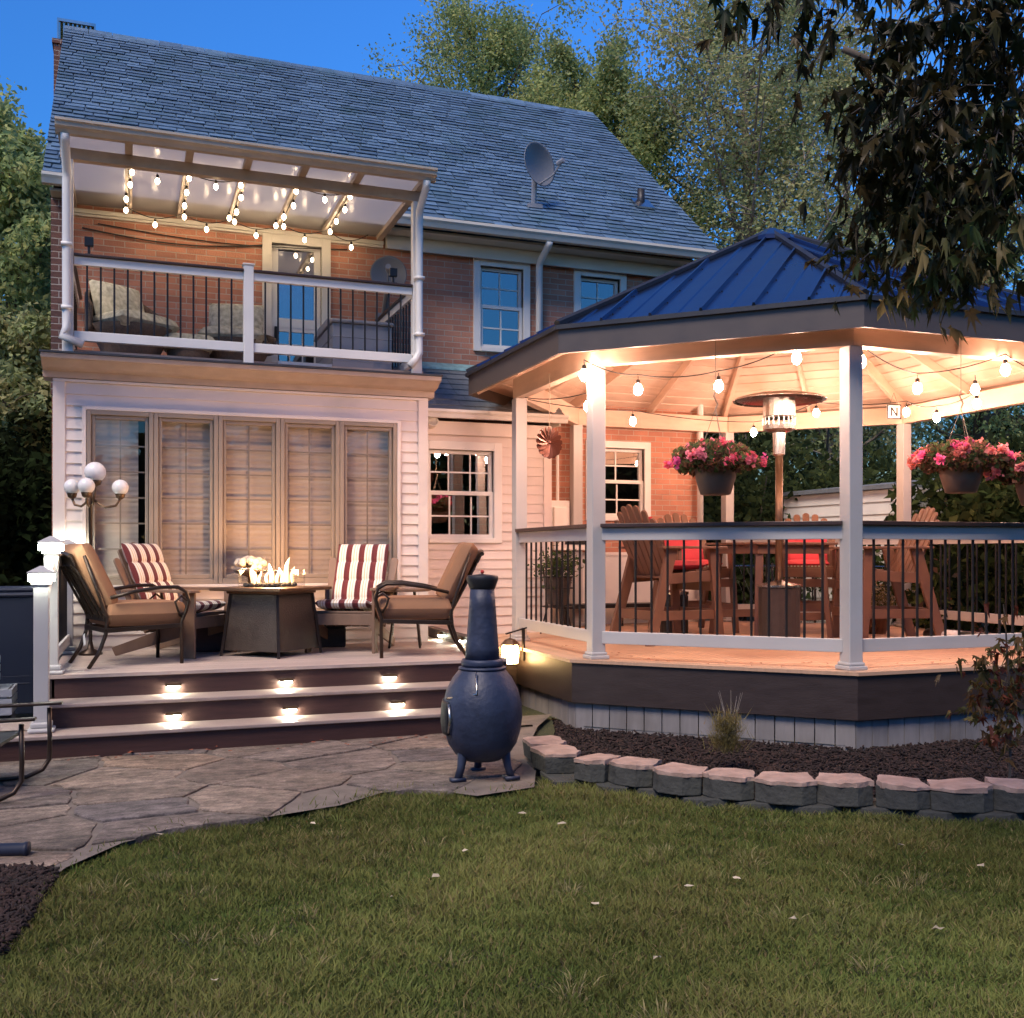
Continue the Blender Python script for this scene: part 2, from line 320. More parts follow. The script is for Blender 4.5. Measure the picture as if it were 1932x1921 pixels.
def window(parent, x0,x1,z0,z1,Y, nx=2, ny=2, sash=True, trim=.085, fm='white', gm='glassdark', room=True, label=None, grille=True):
    f = MB(); t = trim; y0 = Y-.03; y1 = Y+.05
    f.box(x0-t,x0,y0,y1,z0-t*.6,z1+t); f.box(x1,x1+t,y0,y1,z0-t*.6,z1+t); f.box(x0,x1,y0,y1,z1,z1+t); f.box(x0,x1,y0-.015,y1,z0-t*.6,z0)
    w = f.build('window', M[fm], parent, bevel=.004)
    if label: w['label'] = label
    s = MB(); k = .04; zm = (z0+z1)/2
    def sashf(a,b,c,d,y):
        s.box(a,a+k,y,y+.03,c,d); s.box(b-k,b,y,y+.03,c,d); s.box(a+k,b-k,y,y+.03,c,c+k); s.box(a+k,b-k,y,y+.03,d-k,d)
    if sash: sashf(x0,x1,zm-.005,z1,Y+.05); sashf(x0,x1,z0,zm+.03,Y+.015)
    else: sashf(x0,x1,z0,z1,Y+.02)
    s.build('sash', M[fm], w)
    if grille:
        g = MB(); r = .0085
        for (c,d,y) in ([(zm,z1,Y+.066),(z0,zm,Y+.031)] if sash else [(z0,z1,Y+.036)]):
            for i in range(1,nx): xx = x0+(x1-x0)*i/nx; g.box(xx-r,xx+r,y,y+.008,c+k*.6,d-k*.6)
            for j in range(1,ny): zz = c+(d-c)*j/ny; g.box(x0+k*.6,x1-k*.6,y-.001,y+.009,zz-r,zz+r)
        g.build('grille', M[fm], w)
    p = MB(); p.box(x0+.02,x1-.02,Y+.076 if sash else Y+.046,Y+.080 if sash else Y+.05,zm if sash else z0+.02,z1-.02)
    if sash: p.box(x0+.02,x1-.02,Y+.041,Y+.045,z0+.02,zm+.01)
    p.build('pane', M[gm], w)
    if room:
        b = MB(); y = Y+.13; Yb = Y+.9
        b.add([(x0-.3,Yb,z0-.3),(x1+.3,Yb,z0-.3),(x1+.3,Yb,z1+.3),(x0-.3,Yb,z1+.3),(x0,y,z0),(x1,y,z0),(x1,y,z1),(x0,y,z1)],
              [(0,1,2,3),(4,0,3,7),(1,5,6,2),(3,2,6,7),(0,4,5,1)])
        b.build('room', M['dark'], w)
    return w
house = thing('brick_house', 'two storey red brick house with grey slate roof behind the sunroom and gazebo', 'house', (3,14,0))
HX0, HX1 = -.737, 6.88
w1 = (XY(901,WY)+.03, XY(991,WY)-.03, 3.82, 4.78); w2 = (XY(1090,WY)+.03, XY(1173,WY)-.03, 3.82, 4.78)
dr = (XY(512,WY), XY(606,WY), 3.10, 4.79)
w3 = (5.33, 6.05, 1.84, 2.69)
mb = MB(); wall_holes(mb, HX0, HX1, 0, 5.0, WY, [w1, w2, dr, w3])
mb.add([(HX1,WY,0),(HX1,18.4,0),(HX1,18.4,5),(HX1,WY,5),(HX1,14.98,8.3)], [(0,1,2,4,3)])
mb.add([(HX0,WY,0),(HX0,18.4,0),(HX0,18.4,5),(HX0,WY,5),(HX0,14.98,8.3)], [(3,4,2,1,0)])
mb.add([(HX0,18.4,0),(HX1,18.4,0),(HX1,18.4,5),(HX0,18.4,5)], [(3,2,1,0)])
mb.build('wall', M['brick'], house)
mb = MB(); mb.box(4.42,HX1+.02,WY-.03,WY-.004,0,1.36); mb.box(4.42,HX1+.03,WY-.045,WY-.004,1.36,1.40)
mb.build('foundation', M['white'], house)
window(house, *w1, WY, 2, 2, label='left upper window reflecting blue sky')
window(house, *w2, WY, 2, 2, label='right upper window half hidden by the gazebo roof')
window(house, *w3, WY, 2, 2, label='lower window with dark panes seen through the gazebo')
# balcony door (frame, two lights)
x0,x1,z0,z1 = dr
f = MB(); t=.10
f.box(x0-t,x0,WY-.04,WY+.06,z0,z1+t); f.box(x1,x1+t,WY-.04,WY+.06,z0,z1+t); f.box(x0,x1,WY-.04,WY+.06,z1,z1+t); f.box(x0-t-.02,x1+t+.02,WY-.06,WY+.0,z1+t,z1+t+.03)
door = f.build('door', M['gutter'], house, bevel=.004)
zz = z0+.78; s = MB(); k=.075
for a,b in ((z0,zz),(zz+.035,z1)):
    s.box(x0+.004,x0+k,WY+.02,WY+.055,a,b); s.box(x1-k,x1-.004,WY+.02,WY+.055,a,b); s.box(x0+k,x1-k,WY+.02,WY+.055,a,a+k*.9); s.box(x0+k,x1-k,WY+.02,WY+.055,b-k*.6,b)
s.box(x0+.004,x1-.004,WY+.015,WY+.05,zz,zz+.035)
for xx in (x0+(x1-x0)*.37,x0+(x1-x0)*.63): s.box(xx-.008,xx+.008,WY+.027,WY+.035,z0+.06,zz-.04)
for q9 in (.25,.5,.75): s.box(x0+k,x1-k,WY+.026,WY+.034,z0+.78*q9,z0+.78*q9+.014)
True; s.build('storm_door', M['white'], door)
s = MB(); s.box(x0+k,x1-k,WY+.036,WY+.04,z0+.05,z1-.04); s.build('pane', M['glassdark'], door)
s = MB(); s.box(x0,x1,WY+.13,WY+.14,zz-.02,z1); s.build('shade', M['greyplastic'], door)
s = MB(); s.box(x0-.3,x1+.3,WY+.8,WY+.82,z0,z1); s.build('room', M['dark'], door)
s = MB(); s.tube([(x0+.05,WY-.02,zz-.02),(x0+.05,WY-.02,zz-.14)],.012,8); s.box(x0+.035,x0+.065,WY-.01,WY+.02,zz-.16,zz); s.build('handle', M['black'], door)
# roof : one overlapping course of slates after another
EYf, EZf, RYf, RZf = 11.12, 5.10, 14.98, 8.42
RX0, RX1 = -.80, 6.97
sl = math.hypot(RYf-EYf, RZf-EZf); dY, dZ = (RYf-EYf)/sl, (RZf-EZf)/sl
n3 = Vector((0,-dZ,dY)); up = Vector((0,dY,dZ))
mb = MB()
mb.hexa([(RX0,EYf,EZf-.05),(RX1,EYf,EZf-.05),(RX1,RYf,RZf-.05),(RX0,RYf,RZf-.05),(RX0,EYf,EZf-.005),(RX1,EYf,EZf-.005),(RX1,RYf,RZf-.005),(RX0,RYf,RZf-.005)])
mb.hexa([(RX0,RYf,RZf-.05),(RX1,RYf,RZf-.05),(RX1,18.85,5.1),(RX0,18.85,5.1),(RX0,RYf,RZf),(RX1,RYf,RZf),(RX1,18.85,5.15),(RX0,18.85,5.15)])
rof = mb.build('roof', M['slate'], house)
nrow = 44; ex = sl/nrow; V=[]; Fs=[]
base = Vector((0,EYf,EZf))
for r in range(nrow):
    x = RX0-.01 - random.random()*.2
    u0 = r*ex-.01; u1 = u0+ex*1.5
    while x < RX1:
        w = random.uniform(.20,.36); a = max(x,RX0-.01)+.006; b = min(x+w,RX1+.01)-.006; x += w
        if b-a < .04: continue
        j = random.uniform(-.008,.008); h = random.uniform(.019,.027); u1c = min(u1, sl)
        P = []
        for (xx,uu,hh) in ((a,u0+j,h),(b,u0+j+random.uniform(-.004,.004),h),(b,u1c,.002),(a,u1c,.002)):
            P.append(base+Vector((xx,0,0))+up*uu+n3*hh)
        q = [P[0]-n3*.009, P[1]-n3*.009, P[2]-n3*.001, P[3]-n3*.001]
        n = len(V); V += P+q; Fs += [(n,n+1,n+2,n+3),(n+4,n+5,n+1,n),(n+5,n+6,n+2,n+1),(n+7,n+4,n,n+3)]
m2 = MB(); m2.v = [tuple(p) for p in V]; m2.f = Fs; m2.build('slates', M['slate'], rof)
m2 = MB()
for i in range(26):
    a = RX0+(RX1-RX0)*i/26; b = a+(RX1-RX0)/26-.008; j=random.uniform(0,.01)
    m2.hexa([(a,RYf-.13,RZf-.105+j),(b,RYf-.13,RZf-.105+j),(b,RYf,RZf+.012+j),(a,RYf,RZf+.012+j),(a,RYf-.13,RZf-.09+j),(b,RYf-.13,RZf-.09+j),(b,RYf,RZf+.027+j),(a,RYf,RZf+.027+j)])
m2.build('ridge_cap', M['slate'], rof)
# eave frieze and gutter
mb = MB(); mb.box(2.74,HX1+.03,11.42,11.497,4.86,5.0); mb.box(2.74,HX1+.03,11.40,11.42,4.84,4.865); mb.box(HX0,HX1+.05,11.2,11.497,5.0,5.03)
mb.build('frieze', M['gutter'], house, bevel=.004)
def gutter(parent, x0,x1,Yf,z1,d=.11,h=.10,mat='gutter'):
    pr = [(Yf+d,z1),(Yf+d,z1-h),(Yf+d*.35,z1-h),(Yf+.02,z1-h*.55),(Yf,z1-h*.3),(Yf,z1),(Yf+.008,z1),(Yf+.01,z1-.03),(Yf+d*.4,z1-h+.01),(Yf+d-.01,z1-h+.01),(Yf+d-.01,z1)]
    m = MB(); m.prism([(x0,y,z) for y,z in pr],(x1-x0,0,0)); return m.build('gutter', M[mat], parent)
gutter(house, RX0,RX1,11.0,5.12)
mb = MB(); xd = XY(1018,11.38)
mb.tube([(xd,11.06,5.02),(xd,11.10,4.98),(xd,11.36,4.86),(xd,11.39,4.80),(xd,11.39,2.4)],.042,10); mb.build('downspout', M['white'], house, smooth=True)
mb = MB(); xd = 6.80; mb.tube([(xd,11.06,5.02),(xd,11.36,4.86),(xd,11.40,4.80),(xd,11.40,.5)],.04,10); mb.build('downspout', M['white'], house, smooth=True)
# chimney
mb = MB(); mb.box(-.94,-.42,15.0,15.6,0,8.26); mb.box(-.96,-.40,14.98,15.62,8.20,8.26)
ch = mb.build('chimney', M['brickdark'], house)
mb = MB(); mb.box(-.90,-.42,15.02,15.58,8.52,8.56)
for i in range(9): mb.box(-.88+i*.055,-.86+i*.055,15.04,15.06,8.26,8.52)
mb.box(-.90,-.88,15.02,15.58,8.26,8.52); mb.box(-.44,-.42,15.02,15.58,8.26,8.52)
mb.build('chimney_cap', M['steel'], ch)
# middle bump-out : shed roof, siding, window
BX0, BX1, BY = 2.80, 4.40, 10.6
bw = (XY(808,BY), XY(931,BY), 1.55, 2.50)
def clapboard(mb, X0,X1,Z0,Z1,Y,holes,ex=.102):
    n = int((Z1-Z0)/ex+.999)
    for i in range(n):
        a = Z0+i*ex; b = min(a+ex,Z1); zm=(a+b)/2; segs=[(X0,X1)]
        for h in holes:
            if h[2] < zm < h[3]:
                ns=[]
                for p,q in segs:
                    if h[0] > p: ns.append((p,min(q,h[0])))
                    if h[1] < q: ns.append((max(p,h[1]),q))
                segs=[g for g in ns if g[1]-g[0]>.01]
        for p,q in segs:
            mb.hexa([(p,Y-.018,a),(q,Y-.018,a),(q,Y+.01,a),(p,Y+.01,a),(p,Y-.003,b),(q,Y-.003,b),(q,Y+.01,b),(p,Y+.01,b)])
mb = MB(); h = (bw[0]-.08,bw[1]+.08,bw[2]-.05,bw[3]+.08)
clapboard(mb, BX0,BX1-.08,.3,2.66,BY,[h]); 
ext = mb.build('extension_wall', M['siding'], house)
mb = MB(); wall_holes(mb, BX0,BX1,.0,2.8,BY+.012,[bw]); mb.add([(BX1,BY+.012,0),(BX1,WY,0),(BX1,WY,3.5),(BX1,BY+.012,2.8)],[(0,1,2,3)])
mb.box(BX1-.08,BX1+.01,BY-.03,BY+.011,.3,2.66); mb.box(BX0,BX1+.01,BY-.035,BY+.011,2.66,2.80)
mb.build('corner_trim', M['siding'], ext)
window(house, *bw, BY, 3, 2, trim=.09, fm='white', label='six over six window in the cream siding beside the sunroom')
mb = MB(); n = 9; y0,z0,y1,z1 = 10.42,2.88,11.5,3.58
for i in range(n):
    a=i/n; b=(i+1)/n+.02; x=BX0-.02
    while x < BX1+.12:
        w=random.uniform(.25,.4); q=min(x+w-.004,BX1+.12)
        ya,za,yb,zb = y0+(y1-y0)*a, z0+(z1-z0)*a, y0+(y1-y0)*b, z0+(z1-z0)*b
        mb.hexa([(x,ya,za),(q,ya,za),(q,yb,zb-.006),(x,yb,zb-.006),(x,ya-.005,za+.016),(q,ya-.005,za+.016),(q,yb,zb+.003),(x,yb,zb+.003)]); x+=w
er = mb.build('extension_roof', M['rooflite'], house)
mb = MB(); mb.prism([(BX0-.02,y0,z0-.02),(BX0-.02,y1,z1-.02),(BX0-.02,y1,z1-.05),(BX0-.02,y0,z0-.05)],(BX1-BX0+.13,0,0))
mb.prism([(BX1+.08,y0+.1,z0),(BX1+.08,y1,z1-.02),(BX1+.08,y1,2.8),(BX1+.08,y0+.1,2.8)],(.02,0,0)); mb.build('roof_deck', M['gutter'], er)
mb = MB(); mb.prism([(BX0-.02,11.34,3.495),(BX0-.02,11.36,3.52),(BX0-.02,11.49,3.60),(BX0-.02,11.49,3.56)],(BX1-BX0+.13,0,0)); mb.build('flashing', M['copper'], er)
gutter(house, BX0+.02,BX1+.12,10.34,2.90,d=.09,h=.085,mat='white')
# meter boxes on the brick
mb = MB(); mb.box(4.72,4.98,WY-.13,WY-.002,1.62,2.02); mb.box(4.76,4.94,WY-.17,WY-.13,1.70,1.94); mb.tube([(4.85,WY-.06,2.02),(4.85,WY-.06,2.6)],.02); mb.build('meter_box', M['white'], house, bevel=.01)
ac = thing('wall_cabinet', 'small pale wall cabinet with a dark slot low on the brick behind the gazebo rail', 'cabinet', (4.92,WY-.05,1.40))
mb = MB(); mb.box(4.72,5.30,WY-.26,WY-.05,1.42,1.66); mb.build('case', M['white'], ac, bevel=.012)
mb = MB(); mb.box(4.86,5.14,WY-.27,WY-.262,1.49,1.545); mb.build('slot', M['black'], ac)
mb = MB(); mb.box(HX0-.005,-.585,WY-.09,WY-.002,3.0,5.0); mb.build('dark_corner_strip', M['brickdark'], house)  # dark brick strip in front of the left house corner
# cables on the balcony brick
c = thing('loose_cable', 'black cable sagging across the brick above the balcony rail', 'cable', (.6,11.47,4.7))
mb = MB(); mb.tube([(-.45+2.1*i/20, 11.47, 4.74-.10*math.sin(PI*i/20)+.06*(i/20)) for i in range(21)], .008, 6)
mb.tube([(-.3+2.6*i/20, 11.475, 4.80-.07*math.sin(PI*i/20)) for i in range(21)], .006, 6); mb.build('cable', M['cordm'], c)

# ================================================================ SUNROOM
SY = 9.9; SX0, SX1 = -.626, 2.79
sun = thing('sunroom', 'cream sided sunroom with five tall windows below the balcony', 'sunroom', (1.08,10.5,0))
ox0, ox1, oz0, oz1 = -.354, 2.473, 1.10, 2.66
mb = MB(); clapboard(mb, SX0+.1,SX1-.1,.45,2.90,SY,[(ox0-.03,ox1+.03,oz0-.04,oz1+.04)]); mb.build('siding', M['siding'], sun)
mb = MB(); mb.box(SX0,SX0+.1,SY-.028,SY+.02,.3,2.90); mb.box(SX1-.1,SX1,SY-.028,SY+.02,.3,2.90); mb.box(SX0,SX1,SY-.032,SY+.02,2.90,2.925)
mb.build('corner_trim', M['siding'], sun, bevel=.004)
mb = MB(); wall_holes(mb, SX0+.01,SX1-.01,0,3.0,SY+.012,[(ox0,ox1,oz0,oz1)],depth=.1)
mb.add([(SX0+.01,SY+.02,0),(SX0+.01,WY,0),(SX0+.01,WY,3),(SX0+.01,SY+.02,3)],[(0,1,2,3)]); mb.add([(SX1-.01,SY+.02,0),(SX1-.01,WY,0),(SX1-.01,WY,3),(SX1-.01,SY+.02,3)],[(3,2,1,0)])
mb.build('wall', M['siding'], sun)
uw = (ox1-ox0)/5
for i in range(5):
    a = ox0+uw*i; b = a+uw
    f = MB(); y0,y1 = SY-.035,SY+.05
    f.box(a+.002,a+.04,y0,y1,oz0,oz1); f.box(b-.04,b-.002,y0,y1,oz0,oz1); f.box(a+.04,b-.04,y0,y1,oz1-.04,oz1); f.box(a+.04,b-.04,y0,y1,oz0,oz0+.05)
    k=.072; f.box(a+.044,a+k,y0+.025,y1,oz0+.05,oz1-.04); f.box(b-k,b-.044,y0+.025,y1,oz0+.05,oz1-.04); f.box(a+k,b-k,y0+.025,y1,oz1-.075,oz1-.042); f.box(a+k,b-k,y0+.025,y1,oz0+.052,oz0+.09)
    w = f.build('window', M['trimtan'], sun, bevel=.005)
    g = MB(); r=.007; gz0,gz1 = oz0+.09,oz1-.075
    g.box((a+b)/2-r,(a+b)/2+r,SY+.032,SY+.04,gz0,gz1)
    for j in range(1,6): zz = gz0+(gz1-gz0)*j/6; g.box(a+k,b-k,SY+.031,SY+.041,zz-r,zz+r)
    g.build('grille', M['trimtan'], w)
    g = MB(); g.box(a+k-.01,b-k+.01,SY+.022,SY+.027,gz0-.01,gz1+.01); g.build('pane', M['glass'], w)
    g = MB(); bx0=a+.03; bx1=b-.03 if i else b-.13; n=64
    def pl(u,v,bx0=bx0,bx1=bx1): return Vector((bx0+(bx1-bx0)*u, SY+.10+.0022*math.sin(v*n*PI)+.001*math.sin(v*9+i), oz0+(oz1-oz0)*v))
    g.grid(pl, 3, n*2); g.build('blind', M['blind'], w)
mb = MB(); mb.box(ox0-.05,ox1+.05,SY+.4,SY+.42,oz0-.1,oz1+.1); mb.build('room', M['dark'], sun)
mb = MB(); mb.box(ox0-.035,ox0-.001,SY-.04,SY+.02,oz0-.03,oz1+.03); mb.box(ox1+.001,ox1+.035,SY-.04,SY+.02,oz0-.03,oz1+.03); mb.box(ox0-.001,ox1+.001,SY-.04,SY+.02,oz1+.001,oz1+.035); mb.box(ox0-.05,ox1+.05,SY-.07,SY+.02,oz0-.035,oz0-.001)
mb.build('window_trim', M['siding'], sun, bevel=.004)
# cornice + flat roof with balcony floor
mb = MB(); pr=[(SY-.04,2.93),(SY-.05,2.99),(SY-.14,3.0),(SY-.17,3.01),(SY-.24,3.05),(SY-.29,3.06),(SY-.30,3.10),(SY+.2,3.10),(SY+.2,2.93)]
mb.prism([(SX0-.08,y,z) for y,z in pr],(SX1-SX0+.14,0,0)); mb.build('cornice', pm('dull tan cornice paint',(.42,.32,.265),.5,var=.1,bump=.04), sun, bevel=.003)
mb = MB(); mb.box(SX0-.09,SX1+.07,SY-.31,WY-.003,3.102,3.118); mb.box(SX0,SX1,SY-.02,WY-.003,3.118,3.16); mb.box(SX0,SX1,SY+.2,WY-.003,2.95,3.10); mb.build('roof', M['tar'], sun)
mb = MB()
for i in range(14):
    y = SY-.01+i*.113; mb.box(SX0+.05,SX1-.05,y,y+.108,3.162,3.19)
mb.build('balcony_floor', M['deck'], sun)
mb = MB(); mb.box(1.32,1.83,SY-.045,SY-.022,3.13,3.165); mb.box(1.32,1.83,SY-.045,SY-.022,3.172,3.2); mb.build('vent_cover', M['white'], sun)

# ================================================================ BALCONY RAILING
BRY = 9.80
br = thing('balcony_railing', 'white balcony railing with black balusters above the sunroom', 'railing', (1.05,BRY,3.12))
PXL, PXR = -.50, 2.65
def rail_run(parent, a, b, zt, zb, topmat='white', cap='cap', w=.05, ht=.075, hb=.085, sp=.115, balmat='black', r=.0085, ct=.02, cw=.11, bevel=.004, inset=.05):
    a=Vector(a); b=Vector(b); d=(b-a); Ln=d.length; d.normalize()
    rl = bpy.data.objects.new('rail_section', None); COL.objects.link(rl); rl.parent = parent; rl.location = Vector((a.x,a.y,zb))-origin(parent); rl.empty_display_size=.05
    m = MB(); m.bar(Vector((a.x,a.y,zt-ht/2)),Vector((b.x,b.y,zt-ht/2)),w,ht); m.build('top_rail', M[topmat], rl, bevel=bevel)
    m = MB(); m.bar(Vector((a.x,a.y,zb+hb/2)),Vector((b.x,b.y,zb+hb/2)),w,hb); m.build('bottom_rail', M[topmat], rl, bevel=bevel)
    m = MB(); m.bar(Vector((a.x,a.y,zt+ct/2+.001)),Vector((b.x,b.y,zt+ct/2+.001)),cw,ct); m.build('cap_rail', M[cap], rl, bevel=.004)
    n = max(1,int(round((Ln-2*inset)/sp))); first=None
    for i in range(n):
        p = a+d*(inset+(Ln-2*inset)*(i+.5)/n)
        if first is None:
            m = MB(); m.tube([(0,0,zb+hb-.01),(0,0,zt-ht+.01)], r, 6, cap=False); first = m.build('baluster', M[balmat], rl, loc=p-origin(rl)); first.location.z = -origin(rl).z
        else:
            o = first.copy(); COL.objects.link(o); o.location = (p.x-origin(rl).x, p.y-origin(rl).y, -origin(rl).z)
    return rl
mx = 1.04
rail_run(br, (PXL+.05,BRY,0),(mx-.045,BRY,0),3.99,3.25); rail_run(br,(mx+.045,BRY,0),(PXR-.05,BRY,0),3.99,3.25)
rail_run(br, (PXR,BRY+.06,0),(PXR,WY-.05,0),3.99,3.25); rail_run(br,(PXL,BRY+.06,0),(PXL,WY-.05,0),3.99,3.25)
mb = MB(); mb.box(mx-.045,mx+.045,BRY-.045,BRY+.045,3.119,4.05); mb.box(mx-.055,mx+.055,BRY-.055,BRY+.055,4.05,4.066); mb.build('post', M['white'], br, bevel=.006)
for x,y in ((168,457),(742,515)):
    p = atY(x,y,BRY); s = thing('solar_rail_light', 'dark square solar lamp on the balcony rail, %s' % ('at its left end' if x<300 else 'at its right end before the dish'), 'lamp', (p.x,p.y,4.012), 'solar lamps on the balcony rail')
    m = MB(); m.box(p.x-.038,p.x+.038,p.y-.02,p.y+.02,p.z-.04,p.z+.045); m.build('panel', M['black'], s, bevel=.006)
    m = MB(); m.tube([(p.x,p.y,4.012),(p.x,p.y,p.z-.04)],.012); m.box(p.x-.03,p.x+.03,p.y-.03,p.y+.03,4.012,4.02); m.build('stem', M['black'], s)

# ================================================================ PATIO COVER over the balcony
pg = thing('patio_cover', 'cream patio cover with translucent panels over the balcony', 'canopy', (1.07,10.6,3.12))
for x,lx in ((PXL,-1),(PXR,1)):
    mb = MB(); mb.box(x-.045,x+.045,BRY-.045,BRY+.045,3.119,4.83); mb.build('post', M['white'], pg, bevel=.005)
    mb = MB(); y=BRY-.085; q=x+.005*lx
    mb.tube([(q,9.44,4.93),(q,9.46,4.88),(q,y-.02,4.72),(q,y,4.62),(q,y,3.42),(q+.0*lx,y-.01,3.34),(q-.04*lx*-1 if lx<0 else q-.04,y-.02,3.27),(q+.13 if lx<0 else q-.1,y-.02,3.20)],.037,10)
    mb.box(q-.045,q+.045,y-.045,y+.035,4.05,4.08); mb.box(q-.045,q+.045,y-.045,y+.035,3.5,3.53)
    mb.build('downspout', M['white'], pg, smooth=True)
mb = MB(); mb.box(-.56,2.71,BRY-.04,BRY+.04,4.83,4.93); mb.build('beam', pm('tan painted beam',(.42,.34,.27),.5,bump=.1), pg, bevel=.004)
for i in range(7):
    x = [-.53,0,.51,1.02,1.53,2.04,2.66][i]
    mb = MB(); mb.box(x-.032,x+.032,9.5,WY-.06,4.931,4.982); mb.build('rafter', M['wicker'] if False else pm('rafter paint %d'%i,(.45,.37,.30),.5,bump=.1), pg)
gl = MB(); gl.box(-.56,2.71,9.46,WY-.02,4.984,4.992)
tm = bpy.data.materials.new('translucent polycarbonate'); tm.use_nodes=True; nt=tm.node_tree; P=nt.nodes['Principled BSDF']
P.inputs['Base Color'].default_value=(.62,.60,.58,1); P.inputs['Roughness'].default_value=.22
t=nd(nt,'ShaderNodeBsdfTranslucent'); t.inputs[0].default_value=(.75,.75,.78,1); mx_=nd(nt,'ShaderNodeMixShader'); mx_.inputs[0].default_value=.5
nt.links.new(P.outputs[0],mx_.inputs[1]); nt.links.new(t.outputs[0],mx_.inputs[2]); nt.links.new(mx_.outputs[0],nt.nodes['Material Output'].inputs[0])
gl.build('roof_panel', tm, pg)
mb = MB(); mb.box(-.56,2.71,WY-.055,WY-.005,4.885,4.93); mb.box(-.56,2.71,WY-.035,WY-.005,4.86,4.885); mb.build('wall_plate', M['gutter'], pg, bevel=.004)
mb = MB(); pr=[(9.50,5.03),(9.50,4.93),(9.43,4.925),(9.41,4.95),(9.38,4.97),(9.375,5.0),(9.36,5.01),(9.36,5.03),(9.375,5.03)]
mb.prism([(-.58,y,z) for y,z in pr],(3.32,0,0)); mb.build('gutter', pm('tan gutter paint',(.46,.39,.31),.45,bump=.03), pg)
# string of bulbs under the cover
def bulb_string(name, label, grp, cords, bulbs, mat, r=.022, drop=.05, loc=(0,0,0), sockr=.012):
    st = thing(name, label, 'string lights', loc, grp)
    m = MB()
    for c in cords: m.tube(c, .005, 5)
    for b in bulbs: m.tube([(b[0],b[1],b[2]+drop+.04),(b[0],b[1],b[2]+r+.03)], .0035, 4)
    m.build('cord', M['cordm'], st)
    bf=None
    for b in bulbs:
        if bf is None:
            m = MB(); m.lathe([(.004,-r*1.35),(r*.5,-r*1.15),(r*.88,-r*.6),(r,0),(r*.9,r*.5),(r*.62,r*1.0),(r*.45,r*1.3)],12,(0,0,0)); bf=m.build('bulb',M[mat],st,smooth=True,loc=(0,0,0))
            m = MB(); m.lathe([(r*.5,r*1.25),(sockr,r*1.3),(sockr*1.05,r*1.3+.03),(.005,r*1.3+.036)],10); sf=m.build('socket',M['cordm'],st,smooth=True,loc=(0,0,0)); q,s2=bf,sf
        else:
            q=bf.copy(); COL.objects.link(q); s2=sf.copy(); COL.objects.link(s2)
        L_=Vector(b)-Vector(loc); q.location=L_; s2.location=L_
    return st
bl=[]; cords=[]
RX=[0,.51,1.02,1.53,2.04]
for k,x in enumerate(RX):
    ys=[9.98,10.38,10.78,11.15]; 
    bl += [(x+random.uniform(-.03,.03),y,4.865+random.uniform(-.012,.012)) for y in ys]
    cords.append([(x,9.9,4.925),(x,10.5,4.915),(x,11.2,4.925)])
    if k<4:
        y = 11.25 if k%2==0 else 11.22
        pts=[(x+.51*t/8,y,4.92-.07*math.sin(PI*t/8)) for t in range(9)]; cords.append(pts); bl.append((x+.255,y,4.78))
        if k%2==1: cords.append([(x+.51*t/8,10.0,4.92-.05*math.sin(PI*t/8)) for t in range(9)]); bl.append((x+.255,10.0,4.82))
bl += [(2.30,11.25,4.76),(.25,10.1,4.84),(1.45,11.0,4.83),(.97,10.95,4.84)]
cords.append([(2.04+.45*t/8,11.25,4.92-.09*math.sin(PI*t/8)) for t in range(9)])
bulb_string('balcony_string_lights','small warm bulbs on black cord strung under the balcony patio cover',None,cords,bl,'bulb2',r=.021,drop=.03,loc=(1.0,10.6,4.9))
# balcony furniture
def dish(name,label,c,rx,rz,face,mast=None):
    t=thing(name,label,'satellite dish',c); m=MB(); Mx=Matrix.Translation(c)@Matrix.Rotation(face,4,'Z')@Matrix.Rotation(R(86),4,'X')
    m.M=Mx; m.lathe([(rx*q, rx*.28*q*q) for q in (.02,.25,.5,.75,.92,1)]+[(rx*q, rx*.28*q*q-.008) for q in (1.0,.9,.5,.02)],28); m.build('reflector',M['dishm'],t,smooth=True)
    m=MB(); m.M=Mx; m.tube([(0,-rx*.9,.05),(0,-rx*.75,.28),(0,-rx*.35,.42)],.012,6); m.tube([(0,-rx*.35,.36),(0,-rx*.30,.46)],.03,8); m.build('feed_arm',M['greyplastic'],t)
    if mast:
        m=MB(); m.tube(mast,.036,8); m.box(mast[0][0]-.09,mast[0][0]+.09,mast[0][1]-.07,mast[0][1]+.07,mast[0][2]-.05,mast[0][2]+.0); m.build('mast',M['greyplastic'],t)
    return t
dc=Vector((4.66,11.68,6.12)); dish('satellite_dish','grey satellite dish on a mast standing on the slate roof',dc,.27,.2,R(25),[(4.66,11.74,5.66),(4.66,11.72,5.9),(4.66,11.72,6.08)])
c=Vector((2.66,11.0,4.42)); dish('satellite_dish','round grey dish half hidden behind the right end of the balcony rail',c,.20,.2,R(-14),[(2.72,11.46,4.1),(2.70,11.3,4.2),(2.68,11.05,4.38)])
vp=thing('roof_vent_pipe','short dark vent pipe standing on the slate roof above the gazebo','vent pipe',(6.35,12.15,5.98))
m=MB(); m.tube([(6.35,12.15,5.9),(6.35,12.15,6.2)],.05,12); m.build('pipe',M['metaldark'],vp,smooth=True); m=MB(); m.M=Matrix.Translation((6.35,12.12,6.0))@Matrix.Rotation(math.atan2(dZ,dY),4,'X'); m.box(-.13,.13,-.14,.12,-.005,.02); m.build('flashing',M['steel'],vp)
bx=thing('deck_box','grey resin deck box behind the balcony balusters','storage box',(2.2,10.6,3.19))
m=MB(); m.box(1.9,2.5,10.2,11.2,3.19,3.68); 
for z in (3.3,3.42,3.54): m.box(1.894,2.506,10.194,11.206,z,z+.015)
m.build('body',M['greyplastic'],bx,bevel=.02)
